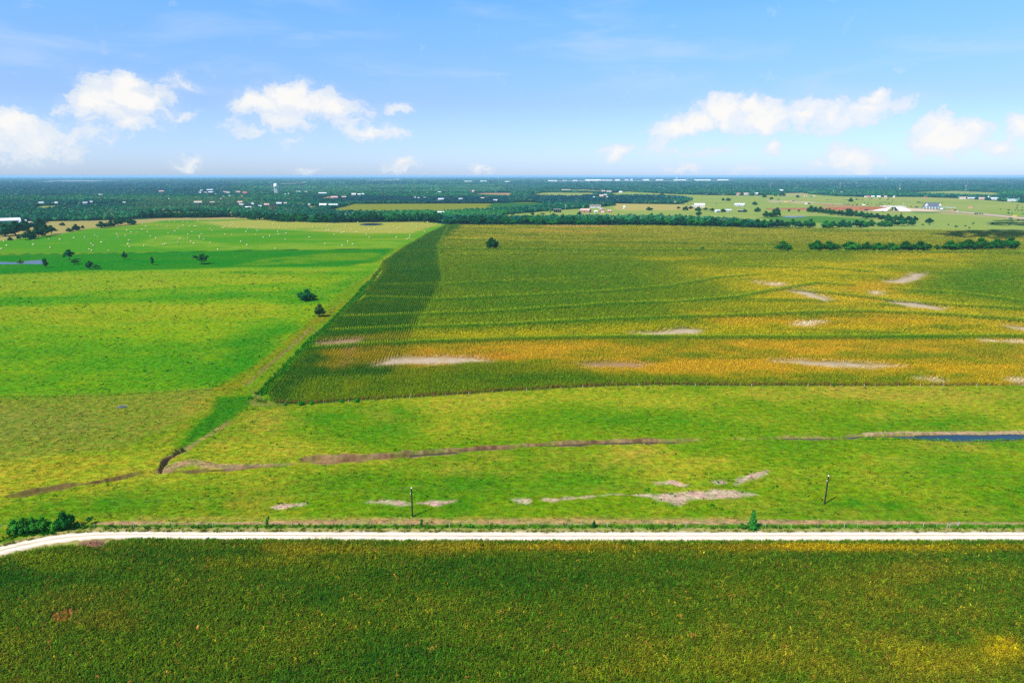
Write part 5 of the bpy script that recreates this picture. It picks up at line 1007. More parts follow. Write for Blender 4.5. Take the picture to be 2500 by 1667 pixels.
def building(px, py, w, h, wall, roof, name, label, cat, group=None, yaw=None, depth=.62, flat=False, wins=True, door=None):
    """gabled or flat building; foot at (px, py), w x h survey pixels; the long side looks to the camera"""
    k = mpp(px, py); x, y = G(px, py); W_, Ht = w * k, h * k; CLEAR.append((x, y, W_)); Dp = max(5, min(W_ * depth, 26)); az_ = math.atan2(x, y); yw = -az_ + (yaw if yaw is not None else random.uniform(-.3, .3))
    e = empty(name, (x, y, 0), yw); tag(e, label, cat, group); hw = Ht * (.86 if flat else .58); a, b = W_ / 2, Dp / 2
    mb = MB(); V = [(-a, 0, 0), (a, 0, 0), (a, Dp, 0), (-a, Dp, 0), (-a, 0, hw), (a, 0, hw), (a, Dp, hw), (-a, Dp, hw)]; F = [(0, 1, 5, 4), (1, 2, 6, 5), (2, 3, 7, 6), (3, 0, 4, 7)]
    if flat: F.append((4, 5, 6, 7))
    else: V += [(-a, b, Ht - .12), (a, b, Ht - .12)]; F += [(4, 7, 8), (6, 5, 9)]
    mb.add(V, F); mb.build('wall', WALLS[wall], e); ov = min(.7, .04 * W_ + .2); th = .22; mb = MB()
    if flat: mb.box((0, b, hw + th / 2 + .01), (W_ + ov, Dp + ov, th))
    else:
        sl = (Ht - hw) / b
        for s_ in (-1, 1):
            y0, y1, z0, z1 = b + s_ * (b + ov), b, hw - sl * ov, Ht
            P = [(-a - ov, y0, z0), (a + ov, y0, z0), (a + ov, y1, z1), (-a - ov, y1, z1)]; P = P if s_ < 0 else P[::-1]; n_ = len(mb.v); mb.v += P + [(p[0], p[1], p[2] + th) for p in P]
            mb.f += [(n_ + 3, n_ + 2, n_ + 1, n_), (n_ + 4, n_ + 5, n_ + 6, n_ + 7)] + [(n_ + i, n_ + (i + 1) % 4, n_ + 4 + (i + 1) % 4, n_ + 4 + i) for i in range(4)]
    mb.build('roof', ROOFS[roof], e)
    if w > 9 and wins:
        nw = max(2, min(6, int(W_ / 6)))
        for i in range(nw):
            xx = -a + W_ * (i + .5) / nw
            if i == nw // 2: mb = MB(); mb.box((xx, -.03, hw * .36), (W_ / nw * .36, .08, hw * .7)); mb.build('door', DOORM, e)
            else: mb = MB(); mb.box((xx, -.03, hw * .52), (W_ / nw * .42, .08, hw * .36)); f_ = mb.build('window', TRIM, e); mb = MB(); mb.box((xx, -.085, hw * .52), (W_ / nw * .36, .04, hw * .29)); mb.build('pane', GLASS, f_)
    elif wins: mb = MB(); mb.box((a * .1, -.03, hw * .35), (W_ * .22, .08, hw * .66)); mb.build('door', DOORM, e)
    return e
BL = lambda *q, **k: building(*q, **k)
BL(24,546,46,13,'w','w','white_barn','long white metal barn at the left edge behind dark trees','barn',yaw=.1,depth=.5)
for (x, y, w, h, wl, rf, nm, lb, ct) in [
 (52,546,9,7,'w','w','farm_shed','small white shed touching the right end of the white barn','shed'),(62,542,6,5,'w','w','farm_shed','tiny white shed right of the white barn','shed'),(73,546,11,5,'w','t','farm_shed','low pale shed right of the white barn','shed'),(82,547,7,4,'w','w','farm_shed','lowest small shed between barn and dark tree','shed'),
 (102,499,12,6,'w','w','farmhouse','white farmhouse at the left end of the pale clearing','house'),(93,499,5,4,'w','w','farm_shed','tiny shed left of the clearing farmhouse','shed'),(137,499,8,6,'w','w','farmhouse','white house at the top of the pale clearing','house'),(209,499,11,6,'w','g','farm_shed','grey roofed shed at the right of the pale clearing','shed'),(223,497,7,6,'w','w','farm_shed','bright white shed at the right end of the clearing','shed'),(304,497,7,4,'w','w','farm_shed','small white shed alone right of the clearing','shed'),(246,478,10,4,'w','w','barn','thin white barn roof deep in the left woods','barn'),(38,478,4,4,'w','w','house','lone white house deep in the far left woods','house'),
 (395,471,12,6,'t','p','house','pink roofed house alone in the left woods','house'),(410,488,5,4,'w','w','house','tiny white house below the pink roofed one','house'),(484,499,20,8,'w','t','house','wide cream house in the woods left of the water tower','house'),(519,497,13,5,'w','p','house','long house with pinkish roof beside the wide cream house','house'),(511,503,7,3,'w','t','house','low pale roof below the pinkish roofed long house','house'),
 (512,467,16,5,'w','g','long_hall','long white hall with grey roof in the far village','hall'),(492,468,7,4,'w','w','house','small white village house left of the long hall','house'),(487,473,8,4,'w','w','house','white village house at the left end of the cluster','house'),(501,473,10,4,'w','t','house','tan roofed village house below the long hall','house'),(515,472,13,4,'w','w','house','white village house right below the long hall','house'),(525,476,6,3,'w','w','house','low white house at the foot of the village','house'),(549,472,7,5,'w','p','house','pinkish house right of the village','house'),(557,473,9,4,'w','w','house','white house touching the pinkish one','house'),(545,483,7,4,'w','w','house','white house on the slope under the village','house'),(540,487,5,3,'w','w','house','lower white house on the slope under the village','house'),(561,481,6,4,'w','w','house','white house right of the slope','house'),(582,473,11,6,'t','p','house','tan house left of the red roofed white one','house'),(598,475,11,7,'w','r','house','white house with red roof near the water tower','house'),(591,483,6,4,'w','p','house','small pink house below the red roofed one','house'),
 (586,498,12,7,'w','p','house','tall house with pink roof left below the water tower','house'),(590,503,13,5,'w','w','house','white house in front of the tall pink roofed one','house'),(607,510,16,6,'w','w','house','broad white house closest to the wood edge','house'),(617,503,7,8,'w','w','house','narrow white gable house below the water tower','house'),(634,507,9,6,'w','g','house','white house left of the leafless tree','house'),(651,504,13,7,'t','p','house','pink house directly behind the leafless tree','house'),(681,501,14,7,'w','g','house','white grey roofed house right of the leafless tree','house'),(697,500,8,6,'w','t','house','small tan roofed house right of the leafless tree','house'),(696,476,4,3,'w','w','house','tiny house left one of two by the tower foot','house'),(704,475,4,3,'w','w','house','tiny house right one of two by the tower foot','house'),(729,470,11,3,'w','w','house','thin long roof right of the water tower','house'),(747,470,6,3,'w','w','house','short roof right of the thin long roof','house'),
 (788,475,21,5,'w','w','long_hall','long bright white hall right of the water tower','hall'),(816,486,18,7,'t','p','house','tan red block below the long bright hall','house'),(840,484,12,5,'t','t','house','tan house beside the tan red block','house'),(864,478,11,6,'w','w','house','white house at the left of the hilltop cluster','house'),(877,478,9,5,'w','w','house','white house in the hilltop cluster','house'),(886,477,6,5,'w','g','house','grey roofed house at the right of the hilltop cluster','house'),(755,502,5,4,'w','w','house','small white house above the bare yard','house'),(788,505,19,8,'g','w','barn','grey barn with white roof at the left corner of the green field','barn'),(813,504,26,6,'w','w','barn','long low white barn at the corner of the green field','barn'),(740,501,6,4,'w','t','house','small tan roofed house above the bare yard','house'),
 (1076,490,16,6,'g','g','barn','long grey metal barn among dark woods above the green field','barn'),(1064,492,6,3,'g','t','shed','brownish shed left of the long grey barn','shed'),(1013,484,5,3,'w','w','house','left white house of a tiny pair in dark woods','house'),(1022,485,5,3,'w','w','house','right white house of a tiny pair in dark woods','house'),(1040,484,13,2.5,'g','g','house','faint grey roof line left of the long grey barn','house'),(1073,471,9,3,'w','w','house','small white roof above the long grey barn','house'),(1077,522,18,6,'w','w','white_shed','white shed showing over the tree belt left of the lone tree','shed'),(1155,471,6,7,'w','p','house','pink white house at the left tip of the bare field','house'),(1125,489,11,5,'w','g','house','white house under the bare field','house'),(1178,487,9,5,'t','t','house','tan house under the bare field','house'),(1143,445.5,21,3.5,'w','w','warehouse','left one of two long white roofs near the horizon','warehouse'),(1180,445,17,3.5,'w','w','warehouse','right one of two long white roofs near the horizon','warehouse'),
 (1210,492,13,5,'g','g','barn','grey barn at the left edge of the dark green field','barn'),(1237,446,19,3.5,'w','w','warehouse','white works below the left radio mast','warehouse'),(1349,443.5,26,3.2,'w','w','warehouse','clean long white warehouse left of the big factory','warehouse'),(1379,443,10,2.5,'w','w','warehouse','small white building between warehouse and big factory','warehouse'),(1404,443,12,3,'w','w','warehouse','small white building at the left of the big factory','warehouse'),(1448,443,44,4.5,'w','w','factory','left half of the big white factory at the horizon','factory'),(1482,443,30,3.8,'w','w','factory','right half of the big white factory at the horizon','factory'),(1507,442,13,3.8,'w','w','factory','white block right of the big factory','factory'),(1530,441.5,10,3,'w','w','warehouse','low white roof right of the factory block','warehouse'),(1542,441.5,6,4,'w','w','warehouse','pair of white blocks on the horizon','warehouse'),(1577,441.5,17,3.5,'w','w','factory','white works standing apart right of the factory','factory'),(1610,441.5,20,3,'w','w','warehouse','pale roofs below the tall far water tower','warehouse'),(1660,441.5,34,3,'w','w','warehouse','long pale roofs right of the far water tower','warehouse'),(1715,441.5,44,3,'w','w','warehouse','long bright roofs at the right of the horizon','warehouse'),(1765,441.5,30,3,'w','w','warehouse','last long roofs at the right of the horizon','warehouse'),
 (1382,466,24,3.5,'w','t','house','pale buildings on the bare strip right of centre','house'),(1403,449,5,2.5,'w','w','house','white dot house below the factory','house'),(1473,470,9,5,'t','p','house','pink house at the top of the hill hamlet','house'),(1487,471,13,5,'w','t','house','white house at the top right of the hill hamlet','house'),(1450,484,6,4,'w','w','house','white house at the left foot of the hill hamlet','house'),(1468,483,11,8,'t','p','house','pink house in the middle of the hill hamlet','house'),(1478,479,8,5,'w','g','house','white grey roofed house in the hill hamlet','house'),(1482,484,6,5,'w','t','house','tan house at the right foot of the hill hamlet','house'),(1515,471,9,4,'w','w','house','white shed on the pale meadow right of the hamlet','shed'),
 (1524,511,4.5,9,'w','w','silo_house','narrow tall white shed at the left of the tan strip field','shed'),(1690,507,12,5,'w','t','house','pale yard building left of the white roofed house','house'),(1752,518,12,6,'d','g','barn','dark grey shed below the grey roofed farm','shed'),(1778,517,15,6,'g','g','barn','blue grey metal barn in the pale fields','barn'),(1747,519,4,4,'w','w','shed','white dot shed left of the dark grey shed','shed'),(1803,477,9,6,'w','r','house','white red roofed house left of the long pale houses','house'),(1822,476,14,5,'w','p','house','long pale house with pinkish roof on the far meadow','house'),(1846,475.5,10,5,'w','w','house','white house right of the long pale house','house'),(1908,468,9,5,'w','w','barn','bright white roof in the woods above the meadow','barn'),(1966,480,9,4,'w','r','house','white red house on the edge of the far meadow','house'),(1987,480,6,3,'w','t','house','small tan house on the edge of the far meadow','house'),(2033,468,4,3,'w','w','house','white dot house in woods left of the pylon','house'),(2054,471,7,3,'w','p','house','small pink house in woods right of the pylon','house'),(2096,475,5,3,'w','w','house','white dot house in woods above the meadow','house'),
 (2113,482,5,3,'w','w','house','left white house behind the overpass','house'),(2120,483,6,5,'t','r','house','red pink house behind the overpass','house'),(2131,482,8,4,'w','w','house','long white house behind the overpass','house'),(2145,482,9,4,'w','w','house','white house right of the long one behind the overpass','house'),(2162,483,6,5,'w','p','house','cream house behind the overpass','house'),(2182,483,4,4,'w','w','house','tiny white house right of the cream house','house'),(2259,484,7,3,'t','r','house','small red house above the gas station','house'),(2350,486,15,5,'w','p','house','white pink house right of the gas station','house'),(2371,485.5,18,3.5,'w','w','barn','long thin white barn right of the gas station','barn'),(2396,488,13,6,'t','p','house','pinkish house right of the long thin barn','house'),(2427,488,20,6,'w','g','barn','grey roofed white barn beside the white silo','barn'),(2470,492,24,6,'w','g','barn','long low barn at the far right','barn'),(2485,488,10,4,'w','w','house','white roof behind the long low barn','house'),(2197,464,5,4,'w','t','house','tan house in the woods above the meadow','house')]:
    BL(x, y, w * .88, h * .95, wl, rf, nm if nm not in ('silo_house',) else 'narrow_shed', lb, ct, 'buildings in the far country')
# farm in the middle distance
BL(1427,519,24,9,'b','p','farm_house','brown brick farmhouse with pinkish roof left of the red barn','house',yaw=-.35); BL(1453,508,28,8,'w','b','farm_house','long white farmhouse with brown roof behind the brick one','house',yaw=.05,depth=.4); BL(1455,519,8,5,'w','w','farm_shed','small white shed between brick farmhouse and red barn','shed')
BL(1488,518,9,5,'r','p','red_shed','small red shed right of the red barn','shed')
BL(1708,506,24,9,'w','w','farm_house','white roofed farmhouse with dark windows at the right of the tan strip','house',yaw=.12,depth=.5); BL(1805,504,23,7,'g','w','farm_barn','wide grey barn with white roof at the far farm','barn',yaw=-.1)
def red_barn():
    x, y = G(1471, 519); k = mpp(1471, 519); e = empty('red_barn', (x, y, 0), -math.atan2(x, y) + .05); tag(e, 'red barn with rounded white roof and white double doors', 'barn'); W_, Hh, Dp = 13 * k, 9.5 * k, 17 * k
    arc = [(-W_ / 2 + W_ * i / 10, Hh * .62 + Hh * .36 * math.sin(math.pi * i / 10) ** .8) for i in range(11)]; mb = MB(); fr = [(-W_ / 2, 0)] + arc + [(W_ / 2, 0)]; n = len(fr); mb.v = [(a, 0, b) for a, b in fr] + [(a, Dp, b) for a, b in fr]; mb.f = [tuple(range(n))[::-1], tuple(range(n, 2 * n)), (0, n, n + 1, 1), (n - 2, 2 * n - 2, 2 * n - 1, n - 1)]; mb.build('wall', WALLS['r'], e)
    mb = MB()
    for i in range(10):
        (a, b), (c_, d_) = arc[i], arc[i + 1]; t_ = .35; n_ = len(mb.v); mb.v += [(a * 1.05, -.6, b + .02), (c_ * 1.05, -.6, d_ + .02), (c_ * 1.05, Dp + .6, d_ + .02), (a * 1.05, Dp + .6, b + .02), (a * 1.07, -.6, b + t_), (c_ * 1.07, -.6, d_ + t_), (c_ * 1.07, Dp + .6, d_ + t_), (a * 1.07, Dp + .6, b + t_)]
        mb.f += [(n_ + 3, n_ + 2, n_ + 1, n_), (n_ + 4, n_ + 5, n_ + 6, n_ + 7), (n_, n_ + 1, n_ + 5, n_ + 4), (n_ + 2, n_ + 3, n_ + 7, n_ + 6)]
    mb.build('roof', ROOFS['w'], e)
    for s_ in (-1, 1): mb = MB(); mb.box((s_ * W_ * .17, -.08, Hh * .2), (W_ * .3, .12, Hh * .4)); mb.build('door', WALLS['w'], e)
    mb = MB(); mb.box((0, -.08, Hh * .6), (W_ * .7, .12, Hh * .06)); mb.build('trim_band', TRIM, e)
red_barn()
def open_shed(px, py, w, h, lab, name='open_shed', roofk='w'):
    x, y = G(px, py); k = mpp(px, py); W_, Hh = w * k, h * k; Dp = W_ * .4; e = empty(name, (x, y, 0), -math.atan2(x, y)); tag(e, lab, 'shed'); mb = MB(); mb.box((0, Dp / 2, Hh - .3), (W_ + 1, Dp + 1, .35)); mb.build('roof', ROOFS[roofk], e); mb = MB(); mb.box((0, Dp, Hh * .47), (W_, .2, Hh * .9)); mb.build('wall', WALLS['d'], e)
    for s_ in (-1, 1): mb = MB(); mb.box((s_ * W_ / 2, Dp / 2, Hh * .47), (.2, Dp - .3, Hh * .9)); mb.build('wall', WALLS['d'], e)
    for i in range(5): mb = MB(); mb.box((-W_ / 2 + W_ * (i + .0) / 4, .15, (Hh - .5) / 2), (.35, .35, Hh - .5)); mb.build('post', PALEWOOD, e)
open_shed(1361,519,18,8,'dark open fronted shed with white roof left of the brick farmhouse'); open_shed(1811,518,19,5,'low open shed with flat pale roof below the wide grey barn')
# white silo, masts and poles
def column(px, py, w, h, name, lab, cat, mat, group=None, dome=True):
    x, y = G(px, py); k = mpp(px, py); e = empty(name, (x, y, 0)); tag(e, lab, cat, group); mb = MB(); r_ = w * k / 2; hh = h * k; mb.tube([(0, 0, 0), (0, 0, hh)], r_, 12); mb.build('cylinder_wall' if dome else 'mast', mat, e, dome)
    if dome: mb = MB(); mb.tube([(0, 0, hh), (0, 0, hh + r_ * .5), (0, 0, hh + r_ * .85)], [r_ * 1.02, r_ * .7, r_ * .1], 12); mb.build('dome', mat, e, True)
    return e
column(2412.5,487,3,7,'silo','white upright silo beside the grey roofed barn','silo',WALLS['w'])
def mast(px, py, h, lab, group, rad=.9):
    x, y = G(px, py); k = mpp(px, py); hh = h * k; e = empty('radio_mast', (x, y, 0)); tag(e, lab, 'mast', group); mb = MB(); mb.tube([(0, 0, 0), (0, 0, hh)], [rad, rad * .6], 5); mb.build('mast', STEEL, e); mb = MB(); mb.tube([(0, 0, hh * .82), (0, 0, hh * .98)], rad * 2.2, 6); mb.build('antenna', WHITEC, e)
for (x, y, h, s_, r_) in [(860,467,7,'mast rising left of the green field',.9),(972,443,8,'faint mast near the horizon above the green field',2),(1193,442,8,'faint mast left of the tall pair on the horizon',2),(1217,446,13,'tallest faint mast on the horizon left of centre',2),(1276,444,9,'faint mast right of the tallest one',2),(1678,443,8,'faint mast above the long pale roofs',2),(1726,461,8,'mast in the woods right of centre',1.2),(2205,506,10,'slim pale pole beside the overpass',.5),(1380,513,12,'pole standing right of the dark open shed',.4)]: mast(x, y, h, s_, 'masts over the far country', r_)
def far_tower(px, py, h, lab):
    x, y = G(px, py); k = mpp(px, py); e = empty('water_tower', (x, y, 0)); tag(e, lab, 'water tower'); hh = h * k; mb = MB(); mb.tube([(0, 0, hh * .55), (0, 0, hh * .75), (0, 0, hh * .95), (0, 0, hh)], [k * .8, k * 2.0, k * 1.8, k * .4], 12); mb.build('tank', WALLS['w'], e, True); mb = MB(); mb.tube([(0, 0, 0), (0, 0, hh * .6)], k * .5, 8); mb.build('stem', WALLS['w'], e)
far_tower(1652,441,8,'tiny white water tower on the horizon above the long roofs'); far_tower(972.5,444,7,'tiny white water tower on the horizon above the green field'); far_tower(2162,441,8,'tiny white water tower on the horizon above the overpass')
def pylon(px, py, h, lab):
    x, y = G(px, py); k = mpp(px, py); hh = h * k; e = empty('pylon', (x, y, 0), -math.atan2(x, y)); tag(e, lab, 'pylon', 'lattice pylons in the far woods'); b = hh * .11
    for sx_ in (-1, 1):
        for sy_ in (-1, 1): mb = MB(); mb.tube([(sx_ * b, sy_ * b, 0), (sx_ * b * .3, sy_ * b * .3, hh * .6), (sx_ * b * .18, sy_ * b * .18, hh)], .35, 4); mb.build('leg', STEEL, e)
    for z in (.62, .78, .93): mb = MB(); mb.tube([(-hh * .15, 0, hh * z), (hh * .15, 0, hh * z)], .4, 4); mb.build('crossarm', STEEL, e)
    mb = MB()
    for i in range(6):
        z0, z1 = hh * i / 6, hh * (i + 1) / 6; w0, w1 = b * (1 - .75 * i / 6), b * (1 - .75 * (i + 1) / 6)
        for s_ in (-1, 1): mb.tube([(-w0, s_ * w0, z0), (w1, s_ * w1, z1)], .2, 3); mb.tube([(w0, s_ * w0, z0), (-w1, s_ * w1, z1)], .2, 3)
    mb.build('lattice', STEEL, e)
for (x, y, h, s_) in [(1880,463,14,'pale lattice pylon above the long pale houses'),(2050,464,17,'tallest lattice pylon standing in the far woods'),(2196,461,12,'lattice pylon behind the overpass'),(2357,467,16,'lattice pylon above the house right of the gas station')]: pylon(x, y, h, s_)

# ------------------------------------------------------------------ highway works at the right
CONC = plain('pale_concrete', (.60, .57, .53), .85, .08, .08, .1); ASPH = plain('asphalt', (.15, .13, .13), .9, .15, .1, .1); EARTH = plain('red_earth', tuple(A(190,118,84)), .95, .2, .05, .05); BASE = plain('road_base', tuple(A(236,206,176)), .95, .1, .05, .05)
def strip(name, px, w, z, mat, parent=None):
    P = resample(GP(px), 50); mb = MB(); prev = None; zs = np.interp(np.linspace(0, 1, 50), np.linspace(0, 1, len(z)), z)
    for i in range(50):
        d = P[min(i + 1, 49)] - P[max(i - 1, 0)]; d /= np.linalg.norm(d); nn = np.array([-d[1], d[0]]); a, b = P[i] + nn * w / 2, P[i] - nn * w / 2; mb.v += [(a[0], a[1], zs[i]), (b[0], b[1], zs[i])]
    mb.f = [(2 * i + 1, 2 * i + 3, 2 * i + 2, 2 * i) for i in range(49)]; return mb.build(name, mat, parent)
tag(strip('highway', [(1872,490),(1960,494),(2060,500)], 26, [.5, .5, .6], BASE), kind='structure'); tag(strip('highway', [(2228,508),(2330,515),(2420,523),(2500,531),(2700,552)], 11, [.55, .5, .5, .5], ASPH), kind='structure')
tag(strip('highway_shoulder', [(2228,508.8),(2330,516),(2420,524.4),(2500,532.6),(2700,554)], 36, [.3, .3, .3], BASE), kind='structure'); tag(strip('frontage_road', [(2070,515.5),(2160,518),(2240,517.5),(2330,519),(2420,527),(2500,536),(2700,560)], 9, [.4, .4, .4], BASE), kind='structure')
def overpass():
    P0, P1, P2, P3 = [np.array(G(*p)) for p in ((2010,504), (2128,514.5), (2222,515.5), (2300,515))]; ax = (P2 - P1) / np.linalg.norm(P2 - P1); nn = np.array([-ax[1], ax[0]]); rot = math.atan2(ax[1], ax[0]); L = np.linalg.norm(P2 - P1); k = mpp(2170, 514); Hd = 9.0 * k
    e = empty('overpass', (P1[0], P1[1], 0), rot); tag(e, 'white concrete highway overpass under construction with pale sloped abutments', 'overpass'); Wd = 34.0; sl = 44 * k; L0 = float(np.linalg.norm(P1 - P0))
    mb = MB(); mb.add([(-L0, 0, .2), (0, 0, .2), (sl, 0 + Wd * .2, Hd), (-L0, Wd * .2, 2.0), (-L0, Wd, 2.0), (sl, Wd, Hd), (0, Wd * 1.25, .2), (-L0, Wd * 1.2, .2)], [(0, 1, 2, 3), (3, 2, 5, 4), (4, 5, 6, 7), (0, 3, 4, 7)]); mb.build('earth_ramp', EARTH, e)
    mb = MB(); mb.add([(-3, -.5, .1), (sl * .78, -.5, .1), (sl, Wd * .18, Hd + .05), (sl * .55, Wd * .15, Hd * .55), (sl * .78, Wd * 1.2, .1), (sl, Wd, Hd + .05)], [(0, 1, 2, 3), (1, 4, 5, 2)]); mb.build('abutment', CONC, e)
    mb = MB(); mb.add([(L - sl * .55, -.5, .1), (L + 4, -.5, .1), (L - 10, Wd * .15, Hd * .8), (L - sl * .72, Wd * .18, Hd), (L - sl * .55, Wd * 1.2, .1), (L - sl * .72, Wd, Hd)], [(0, 1, 2, 3), (4, 0, 3, 5)]); mb.build('abutment', CONC, e)
    mb = MB(); d0, d1 = sl * .55, L - sl * .2; mb.box(((d0 + d1) / 2, Wd * .58, Hd + .7), (d1 - d0, Wd * .84, 1.5)); mb.build('deck', CONC, e)
    for s_ in (.165, .995): mb = MB(); mb.box(((d0 + d1) / 2, Wd * s_, Hd + 2.0), (d1 - d0, .4, 1.1)); mb.build('parapet', CONC, e)
    mb = MB(); mb.box(((d0 + d1) / 2, Wd * .58, Hd + 1.47), (d1 - d0, Wd * .7, .06)); mb.build('roadway', ASPH, e)
    for f in (.44, .60):
        for s_ in (.3, .58, .86): mb = MB(); mb.box((L * f, Wd * s_, Hd / 2), (1.8, 1.8, Hd)); mb.build('pier', CONC, e)
        mb = MB(); mb.box((L * f, Wd * .58, Hd - .45), (2.2, Wd * .7, .8)); mb.build('pier_cap', CONC, e)
    mb = MB(); Lr = float(np.linalg.norm(P3 - P2)); mb.add([(L - sl * .72, Wd * .18, Hd), (L + Lr * .8, Wd * .25, .8), (L + Lr * .8, Wd * .95, .8), (L - sl * .72, Wd, Hd), (L - 4, -.3, .15), (L + Lr * .8, 0, .15), (L + Lr * .8, Wd * 1.2, .15), (L - 6, Wd * 1.2, .15)], [(0, 3, 2, 1)[::-1], (4, 5, 1, 0), (3, 2, 6, 7)]); mb.build('earth_ramp', BASE, e)
overpass()
def station():
    x, y = G(2276, 510); k = mpp(2276, 510); e = empty('gas_station', (x, y, 0), -math.atan2(x, y) + .12); tag(e, 'large gas station building with steep dark roof and white gables', 'gas station'); W_, Hh, Dp = 37 * k, 14.5 * k, 22 * k; hw = Hh * .26
    mb = MB(); mb.box((0, Dp / 2, hw / 2), (W_, Dp, hw)); mb.build('wall', WALLS['w'], e); a, b = W_ / 2, Dp; q = .86
    prof = [(0, hw), (.16, Hh * .62), (.36, Hh * .94), (.5, Hh), (.64, Hh * .94), (.84, Hh * .62), (1, hw)]; mb = MB(); V = [(-a * (1 - .16 * (z - hw) / (Hh - hw)) * 1.03, f * Dp, z + .04) for f, z in prof] + [(a * (1 - .16 * (z - hw) / (Hh - hw)) * 1.03, f * Dp, z + .04) for f, z in prof]; n = 7; mb.add(V, [(i, i + n, i + n + 1, i + 1) for i in range(n - 1)] + [tuple(range(n)), tuple(range(2 * n - 1, n - 1, -1))]); mb.build('roof', ROOFS['s'], e)
    for cx_ in (-.33, .42):
        mb = MB(); w_ = W_ * .09; z0, z1 = Hh * .5, Hh * .86; mb.add([(cx_ * W_ - w_, Dp * .06, z0), (cx_ * W_ + w_, Dp * .06, z0), (cx_ * W_, Dp * .06, z1 * 1.06), (cx_ * W_ - w_, Dp * .4, z0), (cx_ * W_ + w_, Dp * .4, z0), (cx_ * W_, Dp * .4, z1 * 1.06)], [(0, 1, 2), (0, 2, 5, 3), (1, 4, 5, 2)]); mb.build('gable', WALLS['w'], e)
    mb = MB(); mb.add([(-a * .93, -.2 + Dp * .05, hw), (-a * .62, -.2 + Dp * .05, hw), (-a * .775, -.2 + Dp * .09, Hh * .8), (-a * .775, Dp * .35, Hh * .8)], [(0, 1, 2), (1, 3, 2), (0, 2, 3)]); mb.build('gable', WALLS['w'], e)
    for i in range(6): mb = MB(); mb.box((-a + W_ * (i + .5) / 6, -.06, hw * .45), (W_ / 6 * .55, .16, hw * .7)); mb.build('window', GLASS, e)
    BLUE = plain('canopy_blue', (.18, .50, .68), .4, .04, .5, .4); x2, y2 = G(2296, 511.5); c_ = empty('fuel_canopy', (x2, y2, 0), -math.atan2(x2, y2) + .1); tag(c_, 'long light blue fuel canopy in front of the gas station', 'canopy'); L = 62 * k
    mb = MB(); mb.box((0, 4, 6.2), (L, 14, .9)); mb.build('canopy_roof', BLUE, c_); mb = MB(); mb.box((0, 4, 6.78), (L + .6, 14.6, .25)); mb.build('canopy_edge', WALLS['w'], c_)
    for i in range(6):
        for s_ in (0, 8): mb = MB(); mb.box((-L / 2 + L * (i + .5) / 6, s_, 2.87), (.5, .5, 5.74)); mb.build('column', WALLS['w'], c_)
    for i in range(6): mb = MB(); mb.box((-L / 2 + L * (i + .5) / 6 + 2, 4, .8), (1.2, .9, 1.6)); mb.build('fuel_pump', WALLS['g'], c_)
station()
def roadside_sign(px, py, lab):
    x, y = G(px, py); k = mpp(px, py); e = empty('billboard', (x, y, 0), -math.atan2(x, y)); tag(e, lab, 'billboard'); w_ = 6 * k; RD = plain('billboard_red', (.62, .10, .09), .5, .06, .3)
    for s_ in (-1, 1): mb = MB(); mb.box((s_ * w_ * .32, .3, 1.6), (.4, .4, 3.2)); mb.build('post', WOOD, e)
    mb = MB(); mb.box((0, 0, 5.2), (w_, .35, 5.2)); mb.build('frame', WALLS['w'], e); mb = MB(); mb.box((-w_ * .05, -.2, 5.2), (w_ * .78, .08, 4.6)); mb.build('panel', RD, e)
roadside_sign(2368,511,'red billboard with white edge beside the highway')
# vehicles
PAINT = {'w': plain('white_paint', (.75, .75, .74), .3, .03, .5, .5), 'k': plain('black_paint', (.02, .02, .025), .3, .03, .5, .5), 's': plain('silver_paint', (.42, .43, .45), .3, .03, .5, .5), 'o': plain('orange_paint', (.62, .20, .05), .4, .05, .5, .4), 'y': plain('yellow_paint', (.66, .42, .03), .4, .05, .5, .4)}; TYRE = plain('tyre', (.02, .02, .02), .9, .1, 3, .1)
def car(px, py, paint, lab, yaw, s_=1.0, truck=False, name='car'):
    x, y = G(px, py); e = empty(name, (x, y, .5), -math.atan2(x, y) + yaw, (s_, s_, s_)); tag(e, lab, 'truck' if truck else 'car', 'vehicles on the highway works'); L, W_ = (7.5, 2.4) if truck else (4.6, 1.9); mb = MB()
    side = [(-L / 2, .4), (L / 2, .4), (L / 2, .85), (L * .36, 1.0), (-L * .46, 1.05), (-L / 2, .95)] if not truck else [(-L / 2, .6), (L / 2, .6), (L / 2, 1.5), (L * .46, 1.6), (-L / 2, 1.25)]; n = len(side); mb.add([(a, -W_ / 2, b) for a, b in side] + [(a, W_ / 2, b) for a, b in side], [tuple(range(n)), tuple(range(2 * n - 1, n - 1, -1))] + [(i, i + n, (i + 1) % n + n, (i + 1) % n) for i in range(n)]); mb.build('body', PAINT[paint], e)
    cab = [(-L * .32, 1.06), (L * .22, 1.03), (L * .08, 1.5), (-L * .22, 1.5)] if not truck else [(L * .16, 1.58), (L * .46, 1.62), (L * .42, 2.9), (L * .18, 2.95)]; mb = MB(); n = 4; w2 = W_ / 2 * .9; mb.add([(a, -w2, b) for a, b in cab] + [(a, w2, b) for a, b in cab], [tuple(range(n)), tuple(range(2 * n - 1, n - 1, -1))] + [(i, i + n, (i + 1) % n + n, (i + 1) % n) for i in range(n)]); mb.build('cabin', GLASS if not truck else PAINT[paint], e)
    if truck: mb = MB(); mb.box((-L * .18, 0, 2.1), (L * .6, W_, 1.7)); mb.build('bed', PAINT[paint], e)
    for wx in (-.3, .3):
        for wy in (-1, 1): mb = MB(); mb.tube([(wx * L, wy * (W_ / 2 - .12) - .11, .38), (wx * L, wy * (W_ / 2 - .12) + .11, .38)], .38, 8); mb.build('wheel', TYRE, e)
